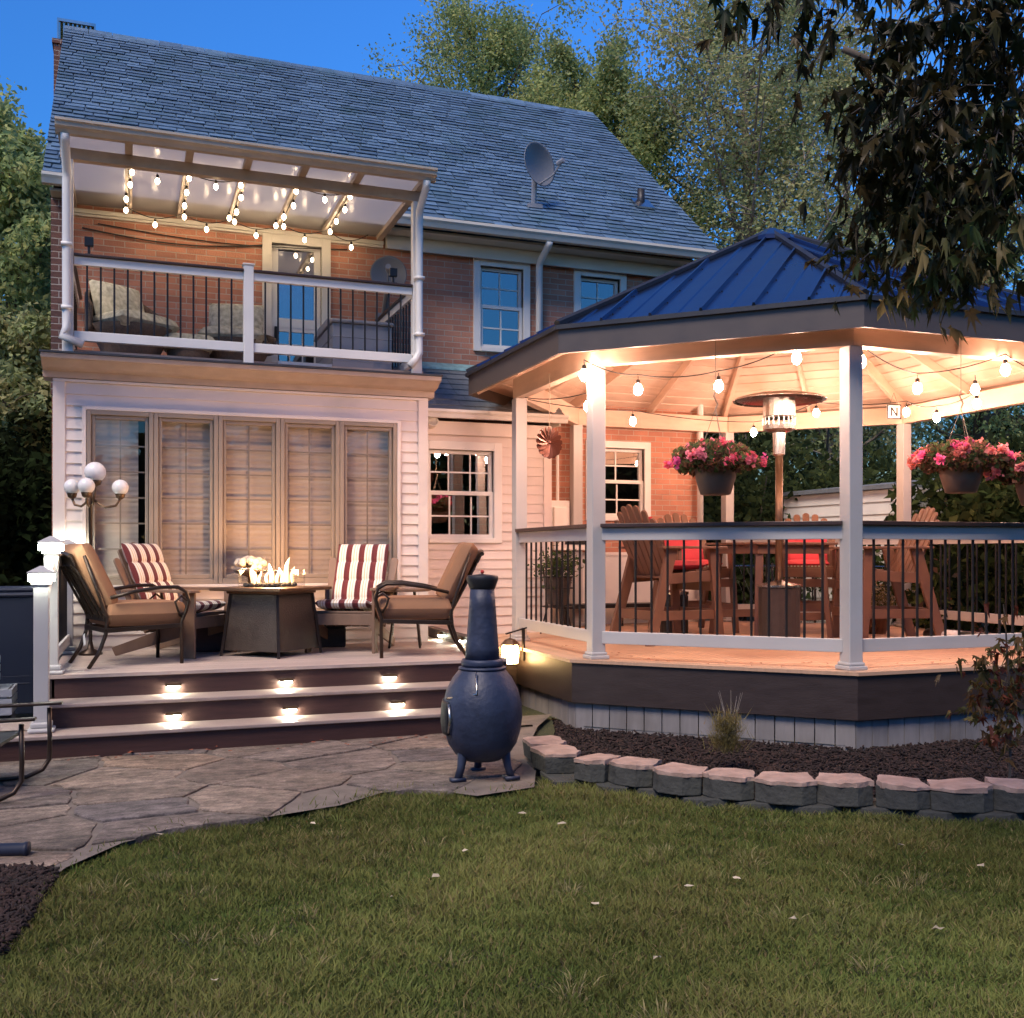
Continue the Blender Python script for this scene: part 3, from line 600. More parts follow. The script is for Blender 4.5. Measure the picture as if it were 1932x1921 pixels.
m=MB(); m.prism([(1.88,10.16,3.682),(1.88,11.24,3.682),(1.88,11.24,3.72),(1.88,10.95,3.77),(1.88,10.4,3.77),(1.88,10.16,3.71)],(.64,0,0)); m.build('lid',M['greyplastic'],bx,bevel=.015)
def wicker_chair(label,x,y,rz,h=.5):
    t=thing('wicker_armchair',label,'armchair',(0,0,0)); m=MB()
    m.lathe([(.30,.0),(.27,.12),(.34,.26),(.40,.34),(.36,.35),(.1,.28)],18,(0,0,0)); m.build('base',M['wicker'],t,smooth=True)
    m=MB()
    def bk(u,v): a=PI*(.02+.96*u); return Vector((.42*math.cos(a),.36*math.sin(a)+.02,.28+v*(h*(.45+.55*math.sin(a)))))
    m.grid(bk,16,6); b=m.build('backrest',M['wicker'],t,smooth=True); q=b.modifiers.new('t','SOLIDIFY'); q.thickness=.04
    m=MB(); m.pad(.66,.6,.2,Matrix.Translation((0,-.04,.38))); m.pad(.56,.5,.2,Matrix.Translation((0,.19,.58))@Matrix.Rotation(R(72),4,'X'),pw=3); m.build('cushion',M['cream'],t,smooth=True)
    return place(t,(x,y,3.19),rz)
wicker_chair('brown wicker armchair with cream cushion in the left corner of the balcony',.02,10.55,R(35))
wicker_chair('low brown wicker chair with cream cushions left of the balcony door',1.02,10.9,R(-10),.28)
ot=thing('ottoman','cream topped wicker ottoman between the two balcony chairs','ottoman',(.55,10.6,3.19))
m=MB(); m.lathe([(.2,0),(.2,.2),(.18,.21)],16,(.55,10.6,3.19)); m.build('base',M['wicker'],ot,smooth=True); m=MB(); m.pad(.5,.5,.16,Matrix.Translation((.55,10.6,3.44))); m.build('cushion',M['cream'],ot,smooth=True)
# security camera on the sunroom corner
cm=thing('security_camera','round cream security camera at the corner between sunroom and lower gutter','camera',(2.93,10.50,2.72))
p=atY(815,797,10.5); m=MB(); m.box(p.x-.03,p.x+.03,10.5,10.565,p.z-.02,p.z+.09); m.M=Matrix.Translation(p)@Matrix.Rotation(R(80),4,'X'); m.lathe([(.02,-.06),(.055,-.05),(.06,0),(.06,.05),(.048,.055),(.045,.045),(.002,.045)],16); m.build('housing',M['gutter'],cm,smooth=True)
# ================================================================ GAZEBO
GC = Vector((6.11,8.86,0)); DZ = .51
gz = thing('gazebo', 'octagonal gazebo with dark metal roof, cream posts and glowing pine ceiling', 'gazebo', tuple(GC))
def octa(ap, z, c=GC): 
    r = ap/math.cos(PI/8); return [Vector((c.x+r*math.cos(PI/8+k*PI/4), c.y+r*math.sin(PI/8+k*PI/4), z)) for k in range(8)]
# floor boards clipped to the octagon
mb = MB(); A = 2.70; RR = A/math.cos(PI/8)
y = -A
def halfw(y):
    y = abs(y); h = A*math.tan(PI/8); return A if y <= h else A-(y-h)
while y < A:
    y2 = min(y+.138, A); h1, h2 = halfw(y), halfw(y2)
    mb.hexa([(GC.x-h1,GC.y+y,DZ-.025),(GC.x+h1,GC.y+y,DZ-.025),(GC.x+h2,GC.y+y2,DZ-.025),(GC.x-h2,GC.y+y2,DZ-.025),(GC.x-h1,GC.y+y,DZ),(GC.x+h1,GC.y+y,DZ),(GC.x+h2,GC.y+y2,DZ),(GC.x-h2,GC.y+y2,DZ)]); y = y2+.004
fl = mb.build('floor', M['gfloor'], gz)
mb = MB(); P = octa(2.715,DZ-.03); mb.prism(P,(0,0,.027)) if False else None
for k in range(8):
    a,b = octa(2.72,0)[k], octa(2.72,0)[(k+1)%8]; a2,b2 = octa(2.60,0)[k], octa(2.60,0)[(k+1)%8]
    z0,z1 = DZ-.022, DZ+.004
    mb.hexa([(a.x,a.y,z0),(b.x,b.y,z0),(b2.x,b2.y,z0),(a2.x,a2.y,z0),(a.x,a.y,z1),(b.x,b.y,z1),(b2.x,b2.y,z1),(a2.x,a2.y,z1)])
mb.build('floor_border', M['gfloor'], fl)
def band(name, ap, th, z0, z1, mat, parent, bevel=0, seg=None):
    m = MB(); o, i = octa(ap,0), octa(ap-th,0)
    for k in range(8):
        a,b,c,d = o[k],o[(k+1)%8],i[(k+1)%8],i[k]
        m.hexa([(a.x,a.y,z0),(b.x,b.y,z0),(c.x,c.y,z0),(d.x,d.y,z0),(a.x,a.y,z1),(b.x,b.y,z1),(c.x,c.y,z1),(d.x,d.y,z1)])
    return m.build(name, mat, parent, bevel=bevel)
band('fascia', 2.70, .03, .16, DZ-.024, M['fascia'], gz)
mb = MB(); o = octa(2.66,0)
for k in range(8):
    a,b = o[k],o[(k+1)%8]; d=(b-a); L=d.length; d.normalize(); nn=Vector((d.y,-d.x,0)); n=15; x=0
    w = L/n
    for i in range(n):
        p=a+d*(i*w+.004); q=a+d*((i+1)*w-.004); j=random.uniform(-.003,.003)
        mb.hexa([p+nn*j+Vector((0,0,-.12)),q+nn*j+Vector((0,0,-.12)),q-nn*.02+Vector((0,0,-.12)),p-nn*.02+Vector((0,0,-.12)),p+nn*j+Vector((0,0,.162)),q+nn*j+Vector((0,0,.162)),q-nn*.02+Vector((0,0,.162)),p-nn*.02+Vector((0,0,.162))])
mb.build('skirting', M['skirt'], gz)
# posts
PK = octa(2.50,0)
PP = {k:(p.x,p.y) for k,p in enumerate(PK)}
PP[5]=(5.075,6.336); PP[4]=(3.625,7.735); PP[3]=(3.665,9.62); PP[2]=(5.06,11.36); PP[1]=(7.20,11.40); PP[0]=(8.68,9.88); PP[7]=(8.61,7.82); PP[6]=(7.15,6.35)
BZ0, BZ1 = 2.93, 3.13
for k,(x,y) in PP.items():
    m = MB(); h=.06; m.box(x-h,x+h,y-h,y+h,DZ,BZ0); p = m.build('post', M['pavil'], gz, bevel=.006)
    m = MB(); m.box(x-.085,x+.085,y-.085,y+.085,DZ+.002,DZ+.035); m.box(x-.072,x+.072,y-.072,y+.072,DZ+.035,DZ+.06); m.build('post_base', M['pavil'], p, bevel=.008)
def pos(k): return Vector((*PP[k%8],0))
for k in (3,4,5,6,7,0):
    a,b = (pos(k),pos(k+1)) if k!=3 else (pos(3),pos(4)); 
    if k == 0: a,b = pos(0),pos(1)
    d=(b-a).normalized(); rail_run(gz, a+d*.06, b-d*.06, 1.595, .64, topmat='pavil', w=.055, ht=.105, hb=.10, sp=.137, r=.011, ct=.032, cw=.14, inset=.08)
# beam ring
mb = MB()
for k in range(8):
    a,b = pos(k),pos(k+1); d=(b-a).normalized(); nn=Vector((d.y,-d.x,0)); c=(a+b)/2-GC
    if nn.dot(c)<0: nn=-nn
    e=.06*math.tan(PI/8)
    o0,o1,i0,i1 = a+nn*.06-d*e, b+nn*.06+d*e, a-nn*.04+d*.02, b-nn*.04-d*.02
    up_=Vector((0,0,1))
    mb.hexa([o0+up_*BZ0,o1+up_*BZ0,i1+up_*BZ0,i0+up_*BZ0,o0+up_*BZ1,o1+up_*BZ1,i1+up_*BZ1,i0+up_*BZ1])
mb.build('beam', M['beam'], gz, bevel=.004)
# roof
RA, RZ0, RZ1 = 2.86, 3.225, 4.63
E = octa(RA, RZ0); apex = Vector((GC.x,GC.y,RZ1))
mb = MB()
for k in range(8):
    a,b = E[k],E[(k+1)%8]; dn = Vector((0,0,-.03)); mb.add([a,b,apex,a+dn,b+dn,apex+dn],[(0,1,2),(5,4,3),(0,3,4,1)])
gr = mb.build('roof', M['metalroof'], gz)
mb = MB(); m2 = MB()
for k in range(8):
    a,b = E[k],E[(k+1)%8]; d=(b-a); L=d.length; d.normalize(); mid=(a+b)/2; upv=(apex-mid); sl_=upv.length; upv.normalize(); nn=d.cross(upv)
    if nn.z<0: nn=-nn
    def P_(x,u,h): return mid+d*x+upv*u+nn*h
    n=6
    for i in range(-n,n+1):
        x=i*.2
        if abs(x)>L/2-.03: continue
        u1 = sl_*(1-abs(x)/(L/2)); big = i%2==0; h=.034 if big else .010; w=.016 if big else .02
        if u1<.05: continue
        m_ = mb; m_.hexa([P_(x-w,-.012,0),P_(x+w,-.012,0),P_(x+w,u1,0),P_(x-w,u1,0),P_(x-w*.5,-.012,h),P_(x+w*.5,-.012,h),P_(x+w*.5,u1,h),P_(x-w*.5,u1,h)])
        if big:
            for q in range(1,5):
                uu=u1*q/5
                m2.lathe([(.007,0),(.007,.006)],6,P_(x+.026,uu,.002))
    # hip cap
    hv=(apex-a); m2.tube([a+Vector((0,0,.015)), a+hv*.97+Vector((0,0,.02))],.034,6)
mb.build('rib', M['metalroof'], gr)
m2.build('hip_cap', M['metaldark'], gr)
m = MB(); m.lathe([(.34,-.14),(.30,-.085),(.05,.045),(.001,.05)],8,apex,cap=False); m.build('top_cap', M['metalroof'], gr)
m = MB(); o=octa(RA+.015,0); i_=octa(RA-.03,0)
for k in range(8):
    a,b,c,d=o[k],o[(k+1)%8],i_[(k+1)%8],i_[k]; z0,z1=RZ0-.03,RZ0+.006
    m.hexa([(a.x,a.y,z0),(b.x,b.y,z0),(c.x,c.y,z0),(d.x,d.y,z0),(a.x,a.y,z1),(b.x,b.y,z1),(c.x,c.y,z1),(d.x,d.y,z1)])
m.build('drip_edge', M['tar'], gr)
band('roof_fascia', 2.845, .025, 3.005, 3.196, M['roofascia'], gz)
# ceiling boards & rafters
mb = MB(); ca = 2.82; cz0, cz1 = 3.12, 4.47; nb = 19
for k in range(8):
    o = octa(1,0); ang0, ang1 = PI/8+k*PI/4, PI/8+(k+1)*PI/4
    for i in range(nb):
        q0 = 1-i/nb; q1 = 1-(i+1)/nb+.004
        def pt(ang,q,dz): r=ca*q/math.cos(PI/8); return (GC.x+r*math.cos(ang),GC.y+r*math.sin(ang),cz0+(cz1-cz0)*(1-q)+dz)
        if q1<.02: q1=.0
        mb.hexa([pt(ang0,q0,-.0),pt(ang1,q0,-.0),pt(ang1,q1,-.006),pt(ang0,q1,-.006),pt(ang0,q0,.03),pt(ang1,q0,.03),pt(ang1,q1,.03),pt(ang0,q1,.03)])
mb.build('ceiling', M['pine'], gz)
for k in range(8):
    for kind in (0,1):
        if kind==0: r=ca/math.cos(PI/8)*.985; ang=PI/8+k*PI/4
        else: r=ca*.985; ang=PI/4+k*PI/4
        a=Vector((GC.x+r*math.cos(ang),GC.y+r*math.sin(ang),cz0-.03)); q=.05; b=Vector((GC.x+r*q*math.cos(ang),GC.y+r*q*math.sin(ang),cz0+(cz1-cz0)*(1-q)-.06))
        m=MB(); m.bar(a+Vector((0,0,-.02)),b,.045 if kind==0 else .038,.12 if kind==0 else .1); m.build('rafter', M['beam'], gz, bevel=.003)
# gazebo string lights : polyline through the bulb drops
def G(x,y,t): p=atT(x,y,t); return (p.x,p.y,p.z)
gb=[G(1102,708,8.35),G(1109,767,9.3),G(1204,735,8.6),G(1356,729,8.3),G(1503,676,8.0),G(1625,683,7.75),G(1731,733,8.5),G(1840,735,9.2),G(1897,698,8.1),
    G(1194,795,11.6),G(1422,816,12.3),G(1540,779,12.0),G(1710,778,11.5),G(1767,788,10.9),G(1843,762,10.2),(7.6,6.75,2.80),(8.35,7.6,2.8)]
def sag(a,b,n=8,s=.07): a=Vector(a);b=Vector(b); return [a.lerp(b,i/n)-Vector((0,0,s*4*(i/n)*(1-i/n))) for i in range(n+1)]
D=.125
def T_(i): return Vector(gb[i])+Vector((0,0,D))
front=[Vector((3.66,9.45,2.92)),T_(1),T_(0),T_(2),T_(3),T_(4),T_(5),T_(6),T_(8),T_(15),T_(16)]
back=[Vector((3.75,9.7,2.95)),T_(9),T_(10),T_(11),T_(12),T_(13),T_(14),T_(7)]
def through(pts): 
    o=[]
    for a,b in zip(pts,pts[1:]): o+=sag(a,b,8,.035)
    return o
bulb_string('gazebo_string_lights','warm globe bulbs on black cord strung round the inside of the gazebo',None,[through(front),through(back)],gb,'bulb',r=.037,drop=.07,loc=(GC.x,GC.y,2.95),sockr=.017)
# ================================================================ DECK
DX0, DX1, DY0 = -.53, 2.95, 8.05
dk = thing('deck', 'low composite deck with three wide lit steps in front of the sunroom', 'deck', (1.2,9.0,0))
mb = MB(); y=DY0-.02
while y < 10.6:
    y2=y+.137; mb.box(DX0,DX1,y,min(y2,11.4),DZ-.025,DZ); y=y2+.005
mb.build('floor', M['deck'], dk)
mb = MB(); mb.box(DX1,5.2,9.05,11.4,DZ-.03,DZ-.003); mb.build('walkway', M['gfloor'], dk)
for bb in ((DX0,DX0+.03,DY0,SY,0,DZ-.026),(DX1-.03,DX1,DY0,9.0,0,DZ-.026),(DX1,3.45,9.02,9.05,0,DZ-.03)): MB().box(*bb).build('side_board', M['fascia'], dk)
for i,(Y,zt) in enumerate(((DY0,DZ-.026),(7.77,.34-.026),(7.49,.17-.026))):
    xl = DX0+.01 if i<2 else -.86
    if i==1: xl=DX0+.01
    m=MB(); m.box(xl, DX1-.02 if i==0 else 2.78-.0*i, Y, Y+.028, zt-.144-(.025 if i==0 else 0)+ (0 if i==0 else 0), zt); m.build('riser', M['riser'], dk, bevel=.003)
    if i:
        m=MB(); m.box(xl-.01,2.80,Y-.025,Y+.28+.027-(.0),zt,zt+.026); m.build('tread', M['tread'], dk, bevel=.005)
for bb in ((2.75,2.78,7.52,8.05,0,.14),(2.75,2.78,7.80,8.05,.17,.31),(-.86,-.83,7.52,8.3,0,.144)): MB().box(*bb).build('side_board', M['riser'], dk)
m=MB(); m.box(-.87,DX0-.001,7.74,8.32,.144,.17); m.build('tread', M['tread'], dk, bevel=.004)
def steplight(x,Y,z,parent=dk,ax=0):
    m=MB(); m.prism([(x-.055,Y-.004,z+.018),(x-.055,Y-.045,z+.006),(x-.055,Y-.045,z-.0),(x-.055,Y-.004,z-.0)],(.11,0,0)); h=m.build('step_light', M['bronze'], parent)
    m=MB(); m.box(x-.043,x+.043,Y-.038,Y-.004,z-.013,z-.001); m.build('lens', M['led'], h)
for x in (.31,1.135,1.955): steplight(x,DY0,.40)
for x in (.30,1.127,1.95): steplight(x,7.77,.225)
# raised curb with two lights between deck and gazebo
cb = thing('walkway_curb','low boxed curb with two small cool lights at the right end of the deck','curb',(3.0,9.9,DZ))
m=MB(); m.box(2.96,3.02,9.06,10.55,DZ+.001,DZ+.085); m.box(2.945,3.035,9.05,10.55,DZ+.085,DZ+.10); m.build('board',M['fascia'],cb,bevel=.004)
for Y in (9.3,10.0):
    m=MB(); m.box(2.935,2.958,Y-.045,Y+.045,DZ+.05,DZ+.08); h=m.build('light',M['bronze'],cb); m=MB(); m.box(2.938,2.957,Y-.035,Y+.035,DZ+.035,DZ+.049); m.build('lens',M['led'],h)
# newel posts with lit caps, deck side rail
def newel(label,x,y,z0,z1):
    t=thing('newel_post',label,'post',(x,y,z0),'deck newel posts with lit caps'); m=MB(); m.box(x-.047,x+.047,y-.047,y+.047,z0,z1); m.build('shaft',M['pavil'],t,bevel=.006)
    m=MB(); m.prism([(x-.085,y-.085,z0+.001),(x+.085,y-.085,z0+.001),(x+.085,y+.085,z0+.001),(x-.085,y+.085,z0+.001)],(0,0,.03)); m.box(x-.068,x+.068,y-.068,y+.068,z0+.03,z0+.07); m.build('base_trim',M['pavil'],t,bevel=.012)
    m=MB(); m.box(x-.06,x+.06,y-.06,y+.06,z1-.02,z1+.003)
    a=.086; b=.080; zz=z1+.05; m.hexa([(x-b,y-b,zz),(x+b,y-b,zz),(x+b,y+b,zz),(x-b,y+b,zz),(x-a,y-a,zz+.016),(x+a,y-a,zz+.016),(x+a,y+a,zz+.016),(x-a,y+a,zz+.016)])
    m.hexa([(x-a,y-a,zz+.016),(x+a,y-a,zz+.016),(x+a,y+a,zz+.016),(x-a,y+a,zz+.016),(x-.01,y-.01,zz+.058),(x+.01,y-.01,zz+.058),(x+.01,y+.01,zz+.058),(x-.01,y+.01,zz+.058)])
    cp=m.build('cap',M['pavil'],t,bevel=.003)
    m=MB(); m.box(x-.079,x+.079,y-.079,y+.079,z1+.004,z1+.049); m.build('lens',M['led2'],cp)
newel('nearest lit newel post standing on the lower step at the left of the deck',-.555,7.66,.171,1.19)
newel('lit newel post on the deck corner behind the nearest one',-.525,8.13,DZ,1.40)
newel('farthest lit newel post against the sunroom corner siding',-.50,9.72,DZ,1.40)
sr = thing('deck_side_rail','white side rail of the deck between its two left newel posts','railing',(-.48,8.9,DZ))
rail_run(sr,(-.52,8.19,0),(-.50,9.66,0),1.36,.60,topmat='white',sp=.13)
hr = thing('stair_handrail','short sloping white handrail between the two nearest lit newel posts','handrail',(-.52,7.9,.9))
m=MB(); m.bar((-.553,7.72,1.06),(-.52,8.07,1.30),.05,.09); m.build('rail',M['white'],hr,bevel=.006)
m=MB(); m.tube([(-.553,7.72,1.0),(-.553,7.70,.98)],.012,6)
for i in range(0): 
    q=(i+1)/4; m.bar((-.553+.075*q,7.72+.35*q,.32+.3*q),(-.553+.075*q,7.72+.35*q,1.06+.24*q),.02,.02)
m.build('bracket',M['white'],hr)
# ================================================================ DECK FURNITURE
def adirondack(name,label,bar=0,cushion='stripe',wood='wood',group=None):
    t=thing(name,label,'chair',(0,0,0),group); W=.28; sz=.33+bar; wm=M[wood]
    tilt=R(24)
    # seat
    m=MB()
    for i in range(6):
        y=-.27+i*.085; z=sz+.02-.13*(i/5)*(0.6 if bar else 1); m.box(-W,W,y,y+.075,z,z+.022)
    m.build('seat',wm,t,bevel=.004)
    m=MB(); yb=.17; zb=sz-.12 if not bar else sz-.05; H=.80 if not bar else .72
    for i in range(7):
        x=(i-3)*.083; h=H+.05-(abs(i-3)/3.6)**2*.22; w=.076
        M_=Matrix.Translation((x,yb,zb))@Matrix.Rotation(-tilt,4,'X')@Matrix.Rotation(R((i-3)*1.6),4,'Y'); m.M=M_
        n=5; top=[(w/2*math.cos(PI*j/n),0,h-.02+.03*math.sin(PI*j/n)) for j in range(n+1)]
        m.prism([(-w/2,0,0),(w/2,0,0)]+top,(0,.02,0)); m.M=None
    m.build('backrest',wm,t,bevel=.003)
    az=sz+.23
    for s in (-1,1):
        m=MB(); m.prism([(s*(W+.01),-.38,az),(s*(W+.08),-.41,az),(s*(W+.15),-.38,az),(s*(W+.15),-.1,az),(s*(W+.09),.36,az),(s*(W+.03),.36,az),(s*(W-.0),-.1,az)],(0,0,.024)); m.build('armrest',wm,t,bevel=.005)
        m=MB()
        if bar: m.hexa([(s*(W+.06)-.02,-.40,0),(s*(W+.06)+.02,-.40,0),(s*(W+.06)+.02,-.31,0),(s*(W+.06)-.02,-.31,0),(s*(W+.035)-.02,-.33,az),(s*(W+.035)+.02,-.33,az),(s*(W+.035)+.02,-.23,az),(s*(W+.035)-.02,-.23,az)])
        else: m.box(s*(W+.03)-.013,s*(W+.03)+.013,-.34,-.22,0,az-.001)
        m.build('leg',wm,t,bevel=.004)
        m=MB()
        if bar:
            m.hexa([(s*(W+.04)-.02,.42,0),(s*(W+.04)+.02,.42,0),(s*(W+.04)+.02,.52,0),(s*(W+.04)-.02,.52,0),(s*(W+.02)-.02,.14,az),(s*(W+.02)+.02,.14,az),(s*(W+.02)+.02,.26,az),(s*(W+.02)-.02,.26,az)]); m.build('leg',wm,t,bevel=.004)
        else:
            m.hexa([(s*(W+.005)-.011,-.31,sz-.12),(s*(W+.005)+.011,-.31,sz-.12),(s*(W+.005)+.011,.48,.0),(s*(W+.005)-.011,.48,.0),(s*(W+.005)-.011,-.31,sz+.018),(s*(W+.005)+.011,-.31,sz+.018),(s*(W+.005)+.011,.52,.07),(s*(W+.005)-.011,.52,.07)]); m.build('side_rail',wm,t,bevel=.003)
            m=MB(); m.bar((s*(W+.02),.22,sz-.1),(s*(W+.05),.33,az),.03,.05); m.build('arm_support',wm,t)
    m=MB(); m.bar((-W,-.30,sz-.03),(W,-.30,sz-.03),.02,.10)
    if bar:
        for y,z in ((-.37,.28),(.40,.28),(-.34,.55)): m.bar((-W-.04,y,z),(W+.04,y,z),.025,.09)
        for s in (-1,1): m.bar((s*(W+.04),-.36,.28),(s*(W+.04),.42,.28),.025,.09); m.bar((s*(W+.03),-.30,sz-.03),(s*(W+.03),.24,sz-.06),.025,.10)
        m.build('footrest',wm,t,bevel=.003)
    else: m.build('apron',wm,t,bevel=.003)
    if cushion=='stripe':
        m=MB(); m.pad(.50,.76,.09,Matrix.Translation((0,.17,zb))@Matrix.Rotation(R(90)-tilt,4,'X')@Matrix.Translation((0,.44,.05)),rows=4,nu=24,nv=48,pw=8)
        m.pad(.50,.48,.09,Matrix.Translation((0,-.06,sz+.03))@Matrix.Rotation(R(-10),4,'X')@Matrix.Translation((0,0,.045)),rows=3,nu=24,nv=36,pw=8); m.build('cushion',M['stripe'],t,smooth=True)
    elif cushion=='red':
        m=MB(); m.pad(.48,.46,.09,Matrix.Translation((0,-.04,sz+.07)),pw=6); m.pad(.46,.52,.08,Matrix.Translation((0,.17,zb))@Matrix.Rotation(R(90)-tilt,4,'X')@Matrix.Translation((0,.36,.045)),pw=6); m.build('cushion',M['red'],t,smooth=True)
        m=MB()
        for i in range(12): m.box(-.22+i*.037,-.20+i*.037,-.272,-.262,sz+.035,sz+.052)
        m.build('trim',M['cream'],t)
    return t
def facing(deg): return R(deg)+PI/2
place(adirondack('adirondack_chair','left adirondack chair with maroon and cream striped cushions beside the globe lamp'),(.44,9.33,DZ),facing(-38),.98)
place(adirondack('adirondack_chair','adirondack chair with striped cushions right of the fire pit before the right sunroom window'),(1.88,9.24,DZ),facing(-118),.98)
def metal_chair(label,tagc=False):
    t=thing('cushioned_metal_chair',label,'chair',(0,0,0)); W=.29; r=.016
    for s in (-1,1):
        m=MB(); m.tube([(s*W,-.30,0),(s*W,-.30,.34),(s*(W+.01),-.33,.42),(s*(W+.02),-.35,.50),(s*(W+.02),-.33,.58),(s*(W+.02),-.26,.62),(s*(W+.02),-.12,.62),(s*(W+.01),.08,.59),(s*W,.26,.545)],[r]*4+[r*.95]*5,8)
        m.tube([(s*(W+.02),-.35,.50),(s*(W+.02),-.29,.545),(s*(W+.02),-.24,.50),(s*(W+.02),-.26,.44),(s*W,-.29,.38)],.010,6); m.build('arm',M['chairmetal'],t,smooth=True)
        m=MB(); m.tube([(s*(W-.02),.42,0),(s*(W-.02),.34,.12),(s*(W-.02),.29,.26),(s*(W-.02),.28,.38),(s*(W-.025),.34,.57),(s*(W-.04),.445,.875)],[r,r,r,r,r*.95,r*.85],8); m.build('leg',M['chairmetal'],t,smooth=True)
    m=MB(); 
    for a,b in (((-W,-.30,.31),(W,-.30,.31)),((-W,.29,.29),(W,.29,.29)),((-W,-.30,.31),(-W,.29,.29)),((W,-.30,.31),(W,.29,.29)),((0,-.3,.31),(0,.29,.29))): m.bar(a,b,.022,.035)
    m.build('seat_frame',M['chairmetal'],t,bevel=.004)
    m=MB(); 
    def B(x,h): y=.29+ (h)*.27; return (x,y,.38+h*.515)
    m.bar(B(-W+.03,.0),B(W-.03,.0),.02,.04); m.tube([B(-W+.04,.95),B(-.1,.99),B(.1,.99),B(W-.04,.95)],.018,8)
    m.bar(B(-W+.04,.88),B(W-.04,.88),.012,.09,up=(0,.27,.56))
    for x0 in (-.16,0,.16):
        m.tube([B(x0-.055,0),B(x0-.06,.4),B(x0-.045,.7),B(x0,.84),B(x0+.045,.7),B(x0+.06,.4),B(x0+.055,0)],.011,6)
    m.build('backrest',M['chairmetal'],t,smooth=False)
    m=MB(); m.pad(.57,.64,.19,Matrix.Translation((0,-.03,.41)),nu=24,nv=24,pw=14,ex=.3); m.build('seat_cushion',M['tan'],t,smooth=True)
    m=MB(); m.pad(.52,.55,.17,Matrix.Translation((0,.30,.46))@Matrix.Rotation(R(64),4,'X')@Matrix.Translation((0,.25,.07)),nu=22,nv=22,pw=8,ex=.33); m.build('back_cushion',M['tan'],t,smooth=True)
    if tagc:
        m=MB(); m.M=Matrix.Translation((.14,.34,.2))@Matrix.Rotation(.3,4,'Y'); m.box(-.03,.03,0,.002,-.05,.04); m.build('care_tag',M['white'],t)
    return t
place(metal_chair('dark metal patio chair with tan cushions seen from behind, nearest the lit newel posts',True),(.03,8.76,DZ),facing(17),.98)
place(metal_chair('dark metal patio chair with tan cushions behind the blue chiminea'),(2.33,8.62,DZ),facing(167),1.0)
# fire pit table
fp = thing('fire_pit_table','square tapering brown fire pit table with flames inside a glass guard','fire pit',(1.16,9.06,DZ))
FM = Matrix.Translation((1.16,9.06,DZ))@Matrix.Rotation(R(45),4,'Z')
m=MB(); m.M=FM; b=.285;a=.24; m.hexa([(-b,-b,.05),(b,-b,.05),(b,b,.05),(-b,b,.05),(-a,-a,.53),(a,-a,.53),(a,a,.53),(-a,a,.53)]); m.build('body',M['firepit'],fp,bevel=.006)
for sx in (-1,1):
    for sy in (-1,1):
        m=MB(); m.M=FM; m.bar((sx*.30,sy*.30,0),(sx*.245,sy*.245,.54),.022,.022); m.build('leg',M['chairmetal'],fp)
m=MB(); m.M=FM; m.box(-.37,.37,-.37,.37,.555,.585); m.box(-.27,.27,-.27,.27,.53,.555); m.build('tabletop',M['bronze'],fp,bevel=.006)
m=MB(); m.M=FM; g=.2
for k in range(4):
    m.M=FM@Matrix.Rotation(k*PI/2,4,'Z'); m.box(-g,g,-g-.003,-g+.003,.587,.73)
m.build('glass_guard',M['clear'],fp)
m=MB(); m.M=FM
for i in range(70):
    x,y=random.uniform(-.17,.17),random.uniform(-.17,.17); r=random.uniform(.016,.03); m.ball((x,y,.592+r*.4),r,6,4,.75)
m.build('lava_rock',M['concrete'],fp,smooth=True)
m=MB(); m.M=FM
for i,(x,y,h,w) in enumerate([(-.13,.10,.17,.055),(-.09,.12,.13,.04),(-.10,.06,.12,.035),(-.01,.0,.19,.06),(.03,-.03,.13,.04),(-.03,.03,.11,.035),(.10,-.09,.24,.06),(.13,-.12,.16,.04),(.07,-.05,.15,.04),(.11,-.05,.10,.03)]):
    n=8; ph=random.random()*6; pts=[]; rs=[]
    for j in range(n+1):
        q=j/n; pts.append((x+.018*math.sin(q*4+ph)*q,y+.014*math.cos(q*5+ph)*q,.60+h*q)); rs.append(max(.0012,w*(.35+.9*q)*(1-q)**.8*.75))
    m.tube(pts,rs,9)
m.build('flame',M['flame'],fp,smooth=True)
fl_=bpy.data.lights.new('fire_light','POINT'); fl_.energy=FIRE; fl_.color=(1,.55,.25); fl_.shadow_soft_size=.09; fo=bpy.data.objects.new('fire_light',fl_); COL.objects.link(fo); fo.location=(1.16,9.06,DZ+.76)
st = thing('pale_stone_cluster','pale rounded lumps clustered on a stand behind the glass guard of the fire pit','decoration',(1.0,9.5,DZ))
m=MB(); c=Vector((1.02,9.48,1.27))
for i in range(38):
    a=random.random()*6.28; q=random.random()**.5; m.ball(c+Vector((.15*q*math.cos(a),.10*q*math.sin(a),.055*(1-q*q)+random.uniform(-.02,.02))),random.uniform(.025,.04),8,6,.8)
m.build('stones',pm('pale cream stone',(.55,.45,.35),.8,bump=.4),st,smooth=True)
m=MB(); m.lathe([(.10,0),(.10,.02),(.02,.03),(.02,.66),(.13,.70),(.15,.72)],14,(c.x,c.y,DZ)); m.build('stand',M['chairmetal'],st,smooth=True)
